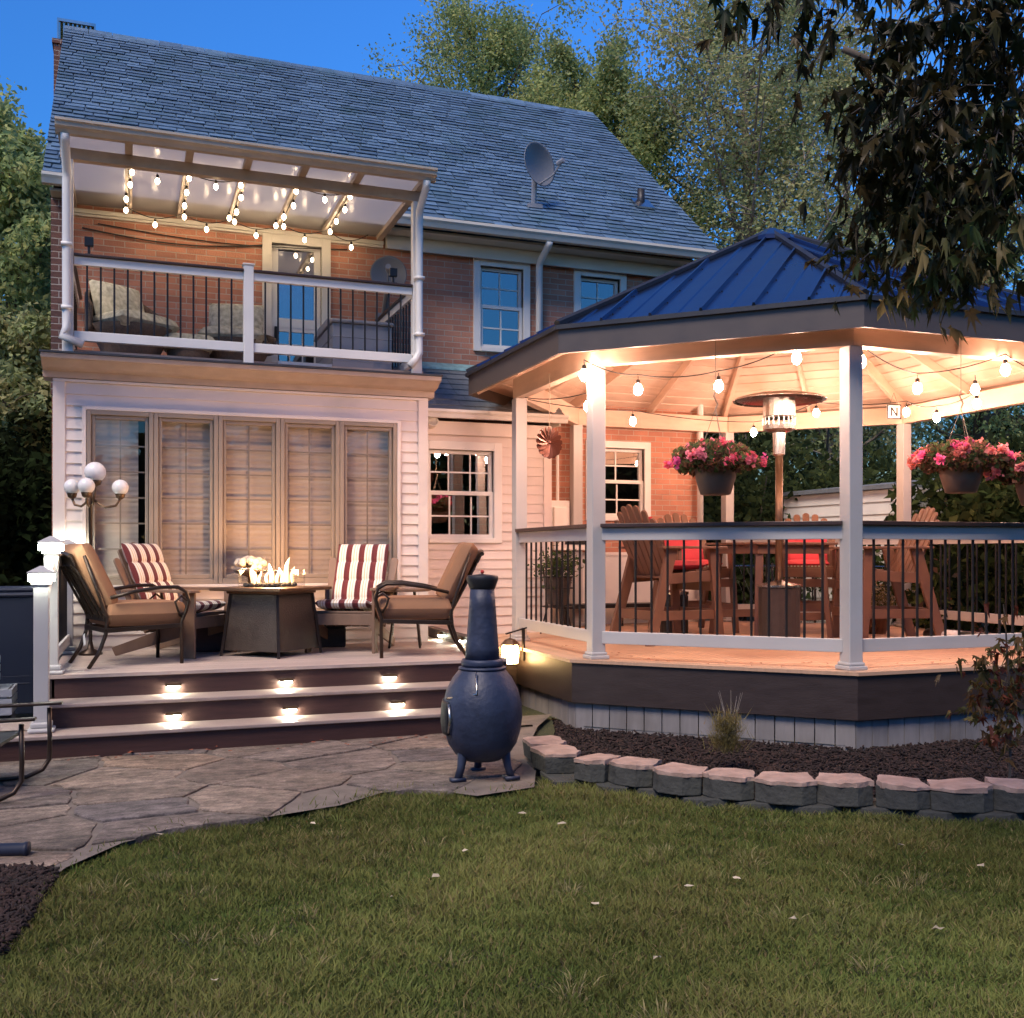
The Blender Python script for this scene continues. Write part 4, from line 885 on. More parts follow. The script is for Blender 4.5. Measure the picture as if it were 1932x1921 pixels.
# small side table right of the right adirondack and one behind
tb=thing('side_table','low round slatted side table between the right adirondack chair and the metal chair','table',(2.42,9.35,DZ))
m=MB(); m.lathe([(.22,.52),(.24,.525),(.24,.545),(.02,.55)],20,(2.42,9.35,DZ)); m.build('tabletop',M['wood'],tb)
for k in range(4): m=MB(); a=k*PI/2+.5; m.tube([(2.42+.12*math.cos(a),9.35+.12*math.sin(a),DZ+.52),(2.42+.2*math.cos(a),9.35+.2*math.sin(a),DZ)],.012,6); m.build('leg',M['chairmetal'],tb)
for (x,y,w,h,c2,lb) in ((.70,9.62,.34,.26,'riser','dark red box under the left end of the sunroom windows behind the chairs'),(1.75,9.65,.30,.22,'blueblack','black crate under the sunroom windows behind the right adirondack chair'),(1.02,9.72,.22,.36,'greyplastic','pale grey plastic bin under the sunroom windows left of the fire pit')):
    b=thing('storage_crate',lb,'crate',(x,y,DZ)); m=MB(); m.box(x-w/2,x+w/2,y-.12,y+.12,DZ,DZ+h*.85); m.build('body',M[c2],b,bevel=.012); m=MB(); m.box(x-w/2-.01,x+w/2+.01,y-.13,y+.13,DZ+h*.85,DZ+h); m.build('lid',M[c2],b,bevel=.01)
# globe lamp
gp=thing('globe_lamp','dark post lamp with four white globes at the sunroom corner','lamp',(-.31,9.58,DZ))
m=MB(); x,y=-.31,9.58; m.lathe([(.10,0),(.10,.02),(.03,.05),(.016,.12),(.016,1.48),(.03,1.5)],12,(x,y,DZ)); m.build('pole',M['chairmetal'],gp,smooth=True)
def glb(px,py,t,r):
    c=atT(px,py,t); 
    m=MB(); m.ball(c,r,24,16); m.build('globe',M['globe'],gp,smooth=True); z=c.z-r
    m=MB(); m.lathe([(.012,-.035),(r*.5,-.02),(r*.62,.012),(r*.60,.02)],12,(c.x,c.y,z)); h=Vector((x,y,DZ+1.36)); e=Vector((c.x,c.y,z-.03))
    if (Vector((c.x,c.y,0))-Vector((x,y,0))).length>.05:
        k=(h+e)/2; k.z=min(h.z,e.z)-.07; m.tube([h,h.lerp(k,.6)-Vector((0,0,.01)),k,Vector((e.x,e.y,e.z-.05)).lerp(k,.3),e],.011,8)
    else: m.tube([h,e],.014,8)
    m.build('arm',M['bronze'],gp,smooth=True)
glb(179.5,891,8.82,.088); glb(136,919,8.9,.068); glb(163,917,8.62,.068); glb(227,920,8.82,.068)
# ================================================================ GAZEBO FURNITURE
tbl=thing('bar_table','brown bar height table in the middle of the gazebo','table',(6.2,9.02,DZ))
cx_,cy_=6.2,9.02
m=MB()
for i in range(9): m.box(cx_-.48,cx_+.48,cy_-.48+i*.107,cy_-.48+i*.107+.1,DZ+.96,DZ+.985)
m.build('tabletop',M['poly'],tbl,bevel=.004)
m=MB(); m.box(cx_-.42,cx_+.42,cy_-.42,cy_-.395,DZ+.87,DZ+.958); m.box(cx_-.42,cx_+.42,cy_+.395,cy_+.42,DZ+.87,DZ+.958); m.box(cx_-.42,cx_-.395,cy_-.39,cy_+.39,DZ+.87,DZ+.958); m.box(cx_+.395,cx_+.42,cy_-.39,cy_+.39,DZ+.87,DZ+.958)
m.box(cx_-.4,cx_+.4,cy_-.39,cy_-.36,DZ+.2,DZ+.28); m.box(cx_-.4,cx_+.4,cy_+.36,cy_+.39,DZ+.2,DZ+.28); m.build('apron',M['poly'],tbl,bevel=.003)
for sx in (-1,1):
    for sy in (-1,1): m=MB(); m.bar((cx_+sx*.43,cy_+sy*.43,DZ),(cx_+sx*.36,cy_+sy*.36,DZ+.96),.07,.05); m.build('leg',M['poly'],tbl,bevel=.004)
kw=dict(bar=.36,wood='poly',group='bar height chairs round the gazebo table')
place(adirondack('bar_chair','tall brown bar chair at the left of the gazebo table facing right, seen side on',cushion='red',**kw),(5.02,9.0,DZ),facing(8))
place(adirondack('bar_chair','tall brown bar chair with red cushion behind the left part of the table',cushion='red',**kw),(5.95,10.12,DZ),facing(-95))
place(adirondack('bar_chair','tall brown bar chair with red cushion behind the front gazebo post',cushion='red',**kw),(7.2,9.75,DZ),facing(-125))
place(adirondack('bar_chair','tall brown bar chair just right of the front gazebo post facing left',cushion='none',**kw),(7.15,8.45,DZ),facing(165))
ht=thing('patio_heater','stainless patio heater with wide round reflector inside the gazebo','patio heater',(5.55,8.22,DZ))
hx,hy=5.55,8.22; p=atT(1470,1000,9.62); hx,hy=p.x,p.y; ht.location=(hx,hy,DZ)
m=MB(); m.lathe([(.19,0),(.19,.55),(.185,.56)],20,(hx,hy,DZ)); m.build('tank_housing',M['firepit'],ht,smooth=False)
m=MB(); m.lathe([(.20,.56),(.20,.58),(.12,.60),(.036,.62)],20,(hx,hy,DZ)); m.build('collar',M['steel'],ht)
m=MB(); m.lathe([(.035,.6),(.035,1.78)],14,(hx,hy,DZ)); m.build('pole',M['bronze'],ht,smooth=True)
m=MB(); m.lathe([(.036,1.78),(.055,1.80),(.06,2.0),(.10,2.01),(.145,2.03),(.15,2.08)],20,(hx,hy,DZ))
for k in range(20): a=2*PI*k/20; m.tube([(hx+.15*math.cos(a),hy+.15*math.sin(a),DZ+2.07),(hx+.15*math.cos(a),hy+.15*math.sin(a),DZ+2.14)],.006,4)
m.lathe([(.15,2.135),(.153,2.15),(.15,2.155)],20,(hx,hy,DZ),cap=False); m.lathe([(.148,2.155),(.148,2.32)],20,(hx,hy,DZ),cap=False); m.build('burner',M['steel'],ht,smooth=False)
m=MB(); V_=[]
prof=[(.001,2.385),(.15,2.375),(.28,2.355),(.40,2.325),(.43,2.305),(.425,2.298),(.39,2.315),(.27,2.343),(.14,2.363),(.001,2.37)]
m.lathe(prof,24,(hx,hy,DZ),cap=False); m.build('reflector',M['steel'],ht,smooth=True)
# hanging baskets
def basket(label,x,y,t,part=False,seed=0,pal=((.75,.13,.20),(.85,.28,.34),(.65,.12,.30)),hook=None):
    c=atT(x,y,t); r_=np.random.default_rng(seed)
    b=thing('hanging_basket',label,'hanging basket',tuple(c),'flowering baskets hanging from the gazebo beam')
    m=MB(); m.lathe([(.10,-.20),(.115,-.195),(.15,-.08),(.165,-.01),(.175,0),(.175,.018),(.16,.018),(.15,.0),(.02,-.01)],24,c); m.build('pot',M['pot'],b,smooth=True)
    N=1500; d=r_.normal(size=(N,3)); d/=np.linalg.norm(d,axis=1)[:,None]; rad=r_.uniform(.45,1,N)**.6
    P=d*rad[:,None]*np.array([.34,.34,.17]); P[:,2]=np.where(P[:,2]<0,P[:,2]*.55,P[:,2])+.05
    P[:,0]+=.03*np.sin(P[:,2]*30)
    lo=P[:,2]<-.02; P[lo]+= d[lo]*np.array([.08,.08,0])
    V,Fc,C=leafcards(P+np.array(c),r_.uniform(.018,.032,N),r_,[(.10,.10,.05),(.16,.09,.06),(.08,.12,.05),(.22,.12,.08)],aspect=.7)
    np_mesh('foliage',V,Fc,M['leaf'],b,C)
    # flowers: clusters of petals
    fc=[];cc=[]
    K=30 if seed==3 else 40
    for i in range(K):
        dd=r_.normal(size=3); dd/=np.linalg.norm(dd); dd[2]=abs(dd[2])*.8-.1; q=dd*np.array([.36,.36,.20])+np.array([0,0,.05]); s=r_.uniform(.02,.042); n=26
        fc.append(q+r_.normal(size=(n,3))*s*.5); cc.append(np.tile(np.array(pal[i%len(pal)])*r_.uniform(.7,1.2),(n,1)))
    Pf=np.concatenate(fc)+np.array(c); V,Fc,C=leafcards(Pf,r_.uniform(.014,.024,len(Pf)),r_,None,aspect=.9,cols=np.concatenate(cc)); np_mesh('flowers',V,Fc,M['petal'],b,C)
    top=Vector((c.x,c.y,BZ0-.0)); hk=Vector((c.x,c.y,c.z+.46))
    m=MB(); 
    for k in range(3): a=k*2.1+.4; m.tube([(c.x+.16*math.cos(a),c.y+.16*math.sin(a),c.z+.01),hk],.003,4)
    m.tube([hk,(c.x+.02,c.y,c.z+.50),(c.x,c.y,c.z+.53),(c.x-.015,c.y,c.z+.56),(c.x,c.y,c.z+.60)],.006,6); m.tube([(c.x,c.y,c.z+.6),(c.x,c.y,3.05)],.0035,4); m.build('hanger',M['rope'],b)
    return b
def leafcards(P,size,r_,pal,aspect=.5,cols=None,fold=.25,droop=None):
    N=len(P); u=r_.normal(size=(N,3)); 
    if droop is not None: u[:,2]-=droop
    u/=np.linalg.norm(u,axis=1)[:,None]; w=r_.normal(size=(N,3)); v=np.cross(u,w); v/=np.linalg.norm(v,axis=1)[:,None]; n=np.cross(u,v)
    s=np.asarray(size)[:,None]
    V=np.stack([P-u*s, P-v*s*aspect+n*s*fold, P+u*s, P+v*s*aspect+n*s*fold],1).reshape(-1,3)
    b=np.arange(N)[:,None]*4; Fc=np.concatenate([b+np.array([[0,1,2]]),b+np.array([[0,2,3]])],0)
    if cols is None:
        pal=np.array(pal); cols=pal[r_.integers(0,len(pal),N)]*r_.uniform(.65,1.35,(N,1))
    return V,Fc,np.repeat(cols,4,0)
basket('large pink begonia basket hanging left of the patio heater',1350,885,7.9,seed=3)
basket('pink flower basket with terracotta coloured pot hanging right of the front post',1813,882,8.0,seed=5,pal=((.85,.16,.36),(.90,.40,.42),(.75,.25,.22)))
basket('hanging flower basket cut off by the right edge of the photo',1958,905,7.9,seed=8,pal=((.9,.40,.36),(.85,.3,.32)))
# wind spinner
ws=thing('wind_spinner','round copper wind spinner hanging at the left side of the gazebo','wind spinner',tuple(atT(1036.5,835,9.25)))
c=atT(1036.5,835,9.25); m=MB()
for k in range(16):
    a=2*PI*k/16; m.M=Matrix.Translation(c)@Matrix.Rotation(R(15),4,'Z')@Matrix.Rotation(a,4,'Y')@Matrix.Rotation(R(28),4,'Z')
    m.prism([(-.012,0,.012),(-.036,0,.10),(-.028,0,.135),(0,0,.150),(.028,0,.135),(.036,0,.10),(.012,0,.012)],(0,.002,0))
m.M=None; m.ball(c,.018,10,8); m.build('blades',pm('oxidised copper',(.13,.045,.03),.4,metal=.5,bump=.05),ws)
m=MB(); m.tube([c+Vector((0,0,.14)),(c.x,c.y,3.0)],.0035,4); m.build('hanger',M['rope'],ws)
# letter plaque hanging at the far post
q=atT(1687,777,11.9); lp=thing('letter_plaque','small white square plaque with a black letter N hanging by the far gazebo post','sign',tuple(q))
m=MB(); h=.085; m.M=Matrix.Translation(q)@Matrix.Rotation(R(-16),4,'Z'); m.box(-h,h,0,.01,-h,h); m.build('board',M['white'],lp,bevel=.004)
m=MB(); m.M=Matrix.Translation(q)@Matrix.Rotation(R(-16),4,'Z'); 
for (x0_,x1_,z0_,z1_) in ((-h,h,h-.014,h),(-h,h,-h,-h+.014),(-h,-h+.014,-h+.014,h-.014),(h-.014,h,-h+.014,h-.014)): m.box(x0_,x1_,-.004,0,z0_,z1_)
m.box(-.042,-.024,-.005,0,-.05,.05); m.box(.024,.042,-.005,0,-.05,.05); m.hexa([(.022,-.0045,-.05),(.042,-.0045,-.05),(.042,0,-.05),(.022,0,-.05),(-.042,-.0045,.05),(-.022,-.0045,.05),(-.022,0,.05),(-.042,0,.05)]); m.build('letter',M['black'],lp)
m=MB(); m.tube([q+Vector((-.06,.005,.08)),q+Vector((0,.005,.22)),q+Vector((.06,.005,.08))],.003,4); m.build('hanger',M['cordm'],lp)
# lantern on bracket on the gazebo side
lt=thing('hanging_lantern','glowing amber lantern hanging beside the gazebo floor behind the chiminea','lantern',(3.27,8.80,.40))
lx,ly=3.27,8.82; z=.36
m=MB(); m.lathe([(.075,.02),(.085,.10),(.085,.16),(.07,.19)],8,(lx,ly,z)); m.build('glass',M['amber'],lt)
m=MB(); m.lathe([(.04,0),(.085,.01),(.085,.02)],8,(lx,ly,z)); m.lathe([(.095,.19),(.05,.235),(.01,.25)],8,(lx,ly,z))
for k in range(8): a=k*PI/4; m.tube([(lx+.08*math.cos(a),ly+.08*math.sin(a),z+.02),(lx+.092*math.cos(a),ly+.092*math.sin(a),z+.1),(lx+.09*math.cos(a),ly+.09*math.sin(a),z+.16),(lx+.075*math.cos(a),ly+.075*math.sin(a),z+.195)],.005,5)
m.lathe([(.091,.095),(.091,.105)],8,(lx,ly,z),cap=False); m.build('cage',M['bronze'],lt)
m=MB(); m.tube([(lx,ly,z+.25),(lx,ly,z+.29)],.004,5); m.bar((lx-.05,ly-.02,z+.29),(3.43,ly,z+.34-.2+.2),.02,.012); m.box(3.39,3.408,ly-.02,ly+.02,.40,.70); m.build('bracket',M['black'],lt)
# plant stand behind the left gazebo rail
ps=thing('plant_stand','black wire plant stand with a bushy plant behind the left gazebo rail','plant stand',(4.35,10.25,DZ))
px_,py_=4.35,10.25; m=MB()
for k in range(3):
    a=k*2.09+.3; m.tube([(px_+.2*math.cos(a),py_+.2*math.sin(a),DZ),(px_+.12*math.cos(a),py_+.12*math.sin(a),DZ+.3),(px_+.17*math.cos(a),py_+.17*math.sin(a),DZ+.72)],.01,6)
for z in (.3,.5,.62,.72): m.tube([(px_+.17*math.cos(q*PI/8),py_+.17*math.sin(q*PI/8),DZ+z) for q in range(16)],.007,5,closed=True)
m.build('frame',M['black'],ps); m=MB(); m.lathe([(.11,.32),(.15,.6),(.16,.62),(.13,.6)],16,(px_,py_,DZ)); m.build('pot',M['firepit'],ps)
r_=np.random.default_rng(4); N=500; P=r_.normal(size=(N,3))*np.array([.11,.11,.09])+np.array([px_,py_,DZ+.74]); V,Fc,C=leafcards(P,r_.uniform(.02,.035,N),r_,[(.06,.10,.04),(.10,.13,.05)]); np_mesh('foliage',V,Fc,M['leaf'],ps,C)
bn=thing('low_bench','low black bench against the white house foundation behind the gazebo','bench',(5.4,11.25,DZ))
m=MB(); m.box(4.75,6.4,11.1,11.36,DZ+.22,DZ+.27); m.build('seat',M['black'],bn,bevel=.005)
for x in (4.85,5.57,6.3): m=MB(); m.box(x-.02,x+.02,11.15,11.3,DZ-.003,DZ+.22); m.build('leg',M['black'],bn)
# rolled bag on the gazebo floor
bg=thing('rolled_bag','black rolled bag with a white label lying on the gazebo floor by the back rail','bag',(7.9,8.9,DZ))
a=atZ(1745,1196,DZ+.06); b=atZ(1905,1212,DZ+.06); m=MB(); m.tube([a,a.lerp(b,.04),a.lerp(b,.96),b],[.03,.06,.06,.035],14); m.build('roll',M['black'],bg,smooth=True)
m=MB(); m.tube([a.lerp(b,.2),a.lerp(b,.46)],.0625,14); m.build('label_band',M['white'],bg,smooth=True); m=MB(); m.tube([a.lerp(b,.66),a.lerp(b,.68)],.0635,14); m.build('strap',M['greyplastic'],bg)
cl=thing('black_cooler','black beverage cooler with steel rim under the gazebo table','cooler',(5.3,9.9,DZ)); x,y=5.42,9.62
m=MB(); m.lathe([(.14,0),(.15,.04),(.15,.42),(.14,.44)],16,(x,y,DZ)); m.build('body',M['black'],cl,smooth=False); m=MB(); m.lathe([(.155,.44),(.155,.47),(.03,.49)],16,(x,y,DZ)); m.build('lid',M['steel'],cl)
# ================================================================ GROUND
def inpoly(P, poly):
    x,y=P[:,0],P[:,1]; ins=np.zeros(len(P),bool); n=len(poly)
    for i in range(n):
        x1,y1=poly[i]; x2,y2=poly[(i+1)%n]; c=((y1>y)!=(y2>y))&(x<(x2-x1)*(y-y1)/(y2-y1+1e-12)+x1); ins^=c
    return ins
gm,nt,P_=newmat('lawn soil'); L=nt.links.new; tc=nd(nt,'ShaderNodeTexCoord'); n1=nd(nt,'ShaderNodeTexNoise'); n1.inputs['Scale'].default_value=1.3; n1.inputs['Detail'].default_value=9; n1.inputs['Roughness'].default_value=.7
L(tc.outputs['Object'],n1.inputs['Vector']); cr=nd(nt,'ShaderNodeValToRGB'); e=cr.color_ramp.elements; e[0].position=.35; e[0].color=(.028,.034,.014,1); e[1].position=.65; e[1].color=(.055,.060,.022,1); L(n1.outputs['Fac'],cr.inputs[0]); L(cr.outputs[0],P_.inputs['Base Color']); P_.inputs['Roughness'].default_value=.95
n2=nd(nt,'ShaderNodeTexNoise'); n2.inputs['Scale'].default_value=70; L(tc.outputs['Object'],n2.inputs['Vector']); b=nd(nt,'ShaderNodeBump'); b.inputs['Distance'].default_value=.02; L(n2.outputs['Fac'],b.inputs['Height']); L(b.outputs[0],P_.inputs['Normal'])

# lawn edge / patio edge (measured on the ground)
edge_px=[(-300,1815),(-60,1800),(0,1792),(40,1748),(70,1700),(95,1660),(125,1638),(230,1592),(330,1566),(480,1547),(640,1521),(720,1497),(800,1490),(900,1503),(985,1490),(1008,1486)]
edge=[atZ(x,y,0) for x,y in edge_px]
blocks_px=[(1039,1393.6),(1062,1412),(1117,1429),(1190.5,1436),(1277.5,1450),(1378,1459),(1481,1467),(1594,1470),(1707,1476),(1815.5,1480.7),(1925,1480),(2040,1482),(2160,1480)]
bp=[atZ(x,y,.15) for x,y in blocks_px]
# flagstone patio : irregular slabs on a pale joint bed
pat_poly=[(p.x,p.y) for p in edge[2:]]+[(bp[0].x-.10,bp[0].y),(bp[0].x+.12,7.0),(3.05,7.6),(3.40,8.15),(-3.2,8.1),(-3.2,edge[2].y)]
m=MB(); m.add([(x,y,.004) for x,y in pat_poly],[tuple(range(len(pat_poly)))]); m.build('joint_bed',None)
jb=bpy.data.objects['joint_bed']; jb.data.materials.append(pm('joint sand',(.145,.12,.10),.95,var=.25,nscale=8,bump=.5,bscale=60)); jb.name='patio_bed'; tag(jb,kind='structure')
sites=[]; 
yy=3.4
while yy<8.4:
    xx=-3.6+random.random()*.4
    while xx<4.2: sites.append((xx+random.uniform(-.2,.2),yy+random.uniform(-.12,.12))); xx+=random.uniform(.62,1.0)
    yy+=.42
def snap(p):
    best=None
    for i in range(len(pat_poly)):
        a,b=Vector(pat_poly[i]),Vector(pat_poly[(i+1)%len(pat_poly)]); ab=b-a; t=max(0,min(1,(Vector(p)-a).dot(ab)/max(ab.length_squared,1e-9))); c=a+ab*t; dd=(c-Vector(p)).length
        if best is None or dd<best[0]: best=(dd,(c.x,c.y))
    return best[1]
m=MB()
def clip(poly,px,py,nx,ny):
    out=[]
    for i in range(len(poly)):
        a,b=poly[i],poly[(i+1)%len(poly)]; da=(a[0]-px)*nx+(a[1]-py)*ny; db=(b[0]-px)*nx+(b[1]-py)*ny
        if da<=0: out.append(a)
        if (da<0)!=(db<0) and abs(da-db)>1e-9: t=da/(da-db); out.append((a[0]+(b[0]-a[0])*t,a[1]+(b[1]-a[1])*t))
    return out
for i,(x,y) in enumerate(sites):
    poly=[(x-1,y-1),(x+1,y-1),(x+1,y+1),(x-1,y+1)]
    for j,(u,v) in enumerate(sites):
        if i==j or abs(u-x)>1.8 or abs(v-y)>1.2: continue
        dx,dy=u-x,v-y; l=math.hypot(dx,dy*1.0); poly=clip(poly,(x+u)/2-dx/l*.016,(y+v)/2-dy/l*.016,dx,dy)
        if len(poly)<3: break
    if len(poly)<3: continue
    # roughen outline
    q=[]
    for k in range(len(poly)):
        a,b=Vector(poly[k]),Vector(poly[(k+1)%len(poly)]); n=max(2,int((b-a).length/.07))
        for t in range(n): 
            p=a.lerp(b,t/n); s=.0 if t==0 else random.uniform(-.016,.016); q.append((p.x+s,p.y+s*.8))
    cxm=sum(p[0] for p in q)/len(q); cym=sum(p[1] for p in q)/len(q)
    if not inpoly(np.array([[cxm,cym]]),pat_poly)[0]: continue
    if any(not inpoly(np.array([p]),pat_poly)[0] for p in q):
        q=[p if inpoly(np.array([p]),pat_poly)[0] else snap(p) for p in q]; q=[p for i_,p in enumerate(q) if (Vector(p)-Vector(q[i_-1])).length>.004]
        if len(q)<4: continue
    h=random.uniform(.007,.015); tx,ty=random.uniform(-.008,.008),random.uniform(-.008,.008); n=len(q)
    if any(p[1]>7.62 and -.9<p[0]<2.8 for p in q): q=[(p[0],min(p[1],7.62)) for p in q]
    top=[(p[0],p[1],h+(p[0]-cxm)*tx+(p[1]-cym)*ty) for p in q]; inner=[(cxm+(p[0]-cxm)*.97,cym+(p[1]-cym)*.97,p[2]+.004) for p in top]; bot=[(p[0],p[1],-.02) for p in q]
    m.add(bot+top+inner,[(k,(k+1)%n,n+(k+1)%n,n+k) for k in range(n)]+[(n+k,n+(k+1)%n,2*n+(k+1)%n,2*n+k) for k in range(n)]+[tuple(range(2*n,3*n))])
M['flag']=pm('flagstone',(.15,.118,.11),.8,var=.35,nscale=4,bump=.9,bscale=11,stretch=(1,1.6,1),island=.3,dirt=(.11,.095,.08))
tag(m.build('patio',flagmat()),kind='structure')
# retaining blocks
for i in range(len(bp)):
    a=bp[i]; d=(bp[min(i+1,len(bp)-1)]-bp[max(i-1,0)]); d.z=0; L_=min((bp[min(i+1,len(bp)-1)]-a).length,.36) if i<len(bp)-1 else .3; d.normalize(); nn=Vector((d.y,-d.x,0))
    if nn.y>0: nn=-nn
    w=max(.22,L_)*.505
    t=None
    for cr_,(z0,z1,off) in enumerate(((-.12,.018,.15),(.020,.125,0))):
        c=a+d*(off+random.uniform(-.012,.012)); c.z=0
        if cr_==0 and random.random()<.0: continue
        o=thing('retaining_block', ('tumbled concrete block in the top course of the low wall round the mulch bed' if cr_ else 'tumbled concrete block in the bottom course of the low wall round the mulch bed'),'block',(c.x,c.y,z0),'top blocks of the mulch bed wall' if cr_ else 'bottom blocks of the mulch bed wall')
        mm=MB(); ww=w*random.uniform(.96,1.02); r1,r2=random.uniform(.35,.6),random.uniform(.35,.6); fr=.085+random.uniform(-.012,.012)
        pl=[c-d*ww*.72+nn*-.17, c+d*ww*.72+nn*-.17, c+d*ww+nn*.02, c+d*ww*r1+nn*fr, c-d*ww*r2+nn*fr, c-d*ww+nn*.02]
        tilt=random.uniform(-.012,.012)
        pts0=[Vector((p.x,p.y,z0))+nn*.012 for p in pl]; pts1=[Vector((p.x,p.y,z1+tilt*((p-c).dot(d))/.15+random.uniform(-.003,.003))) for p in pl]
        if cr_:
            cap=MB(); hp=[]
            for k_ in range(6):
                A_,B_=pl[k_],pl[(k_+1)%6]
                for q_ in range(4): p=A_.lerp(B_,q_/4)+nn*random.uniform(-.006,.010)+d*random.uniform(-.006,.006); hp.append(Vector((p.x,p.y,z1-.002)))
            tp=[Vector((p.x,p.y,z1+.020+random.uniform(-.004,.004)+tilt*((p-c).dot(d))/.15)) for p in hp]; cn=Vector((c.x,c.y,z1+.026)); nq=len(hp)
            cap.add(hp+tp+[cn],[tuple(range(nq))[::-1]]+[(k_,(k_+1)%nq,nq+(k_+1)%nq,nq+k_) for k_ in range(nq)]+[(nq+k_,nq+(k_+1)%nq,2*nq) for k_ in range(nq)]); cap.build('cap',M['lit_tint_cap'],o)  # block top as its own slab, with the warm light in its colour
        mm.v=[tuple(p) for p in pts0+pts1]; n=6; mm.f=[tuple(range(n))[::-1],tuple(range(n,2*n))]+[(k,(k+1)%n,n+(k+1)%n,n+k) for k in range(n)]
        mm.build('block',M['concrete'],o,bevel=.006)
# mulch bed
bedpoly=[(p.x,p.y+.06) for p in bp]+[(9.0,5.4),(9.0,6.9),(7.2,6.3),(4.95,6.25),(3.5,7.7),(3.42,8.2),(3.2,7.6)]
from mathutils.geometry import tessellate_polygon
outer=[Vector((-120,-60,-.035)),Vector((140,-60,-.035)),Vector((140,160,-.035)),Vector((-120,160,-.035))]; hole=[Vector((x,y,-.035)) for x,y in bedpoly]
m=MB(); m.add(outer+hole,tessellate_polygon([outer,hole])); tag(m.build('ground',gm),kind='structure')
m=MB(); m.add([(x,y,-.078) for x,y in bedpoly],[tuple(range(len(bedpoly)))]); mulch_base=m.build('mulch_soil',M['soil']); tag(mulch_base,kind='structure')
def chips(name,poly,n,z,r_,sz=(.012,.045),bbox=None):
    p=np.array(poly); lo,hi=p.min(0),p.max(0); Q=r_.uniform(lo,hi,size=(n*4,2)); Q=Q[inpoly(Q,poly)][:n]; N=len(Q)
    u=r_.normal(size=(N,3)); u[:,2]*=.35; u/=np.linalg.norm(u,axis=1)[:,None]; v=np.cross(u,np.array([0,0,1.])+r_.normal(size=(N,3))*.4); v/=np.linalg.norm(v,axis=1)[:,None]; w=np.cross(u,v)
    l=r_.uniform(sz[0],sz[1],(N,1)); b_=l*r_.uniform(.10,.26,(N,1)); h=.004+.003*r_.random((N,1)); C=np.column_stack([Q,z+r_.uniform(0,.03,N)])
    V=np.stack([C+sx*u*l+sy*v*b_+sz_*w*h for sz_ in (-1,1) for (sx,sy) in ((-1,-1),(1,-1),(1,1),(-1,1))],1).reshape(-1,3)
    b=np.arange(N)[:,None]*8; Fc=np.concatenate([b+np.array([f]) for f in ([0,3,2,1],[4,5,6,7],[0,1,5,4],[1,2,6,5],[2,3,7,6],[3,0,4,7])],0)
    return tag(np_mesh(name,V,Fc,M['mulch']),kind='stuff')
chips('mulch',bedpoly,26000,-.076,rng,sz=(.007,.030))
lm=[(p.x,p.y) for p in (atZ(-300,1640,0),atZ(60,1640,0),atZ(110,1645,0),atZ(95,1672,0),atZ(70,1710,0),atZ(40,1756,0),atZ(0,1800,0),atZ(-300,1820,0))]
m=MB(); m.add([(x,y,-.012) for x,y in lm],[tuple(range(len(lm)))]); tag(m.build('soil_patch',M['soil']),kind='structure'); chips('bark_litter',lm,9000,-.008,rng,sz=(.006,.024))
# lawn blades
lawn=[(p.x+.02*math.sin(i*3),p.y+.05) for i,p in enumerate(edge)]+[(p.x-.02,p.y-.10) for p in bp]+[(9,4.2),(9,0.6),(-4,.6),(-4,edge[0].y)]
def blades(n,hmin,hmax,poly,r_,near):
    p=np.array(poly); Q=r_.uniform([-2.2,2.0],[6.4,7.6],size=(n*3,2)); Q=Q[inpoly(Q,poly)]
    t=Q[:,0]*s_+Q[:,1]*c_; lat=Q[:,0]*c_-Q[:,1]*s_; k=(t>2.7)&(np.abs(lat/t)<.60)&(r_.random(len(Q))<np.clip((near/t)**1.2,0,1)); Q=Q[k][:n]; N=len(Q)
    # clumps: height varies with smooth noise
    f=np.sin(Q[:,0]*3.1+1.3*np.sin(Q[:,1]*2.3))*np.cos(Q[:,1]*3.7+np.sin(Q[:,0]*1.9))
    g=np.sin(Q[:,0]*11+2*np.sin(Q[:,1]*7))*np.cos(Q[:,1]*13+Q[:,0]*5)
    h=r_.uniform(hmin,hmax,N)*(1+.28*f+.3*g); a=r_.uniform(0,2*PI,N); w=r_.uniform(.0016,.0038,N); ln=r_.uniform(.15,1.25,N)*h; la=r_.uniform(0,2*PI,N)
    B=np.column_stack([Q,np.full(N,-.036)]); d=np.column_stack([np.cos(a),np.sin(a),np.zeros(N)])*w[:,None]; l=np.column_stack([np.cos(la)*ln,np.sin(la)*ln,h*.95]); mid=B+l*.5+np.column_stack([np.zeros(N),np.zeros(N),h*.18])
    V=np.stack([B-d,B+d,mid+d*.7,mid-d*.7,B+l],1).reshape(-1,3); b=np.arange(N)[:,None]*5
    Fc=np.concatenate([b+np.array([[0,1,2]]),b+np.array([[0,2,3]]),b+np.array([[3,2,4]])],0)
    dry=(r_.random(N)<.10+.08*(f>0.4)); q=np.clip(.5+.35*f+.25*g+r_.normal(size=N)*.25,0,1)[:,None]
    c=np.array([.115,.155,.042])*(1-q)+np.array([.21,.215,.070])*q; lf=.5+.5*np.sin(Q[:,0]*1.35+.8+1.1*np.sin(Q[:,1]*1.1))*np.sin(Q[:,1]*1.9+.9*np.sin(Q[:,0]*2.2)); c=c*(.68+.62*lf)[:,None]; c[dry]=np.array([.26,.21,.10])*r_.uniform(.7,1.2,(dry.sum(),1))
    return V,Fc,np.repeat(c,5,0)
V,Fc,C=blades(360000,.020,.050,lawn,rng,3.6); tag(np_mesh('grass',V,Fc,M['grass'],None,C),'short green lawn grass with dry blades','grass',kind='stuff')
strip=[(p.x,p.y) for p in edge]+[(p.x+.03*math.sin(i*5),p.y+.13+.05*math.sin(i*2.7)) for i,p in list(enumerate(edge))[::-1]]
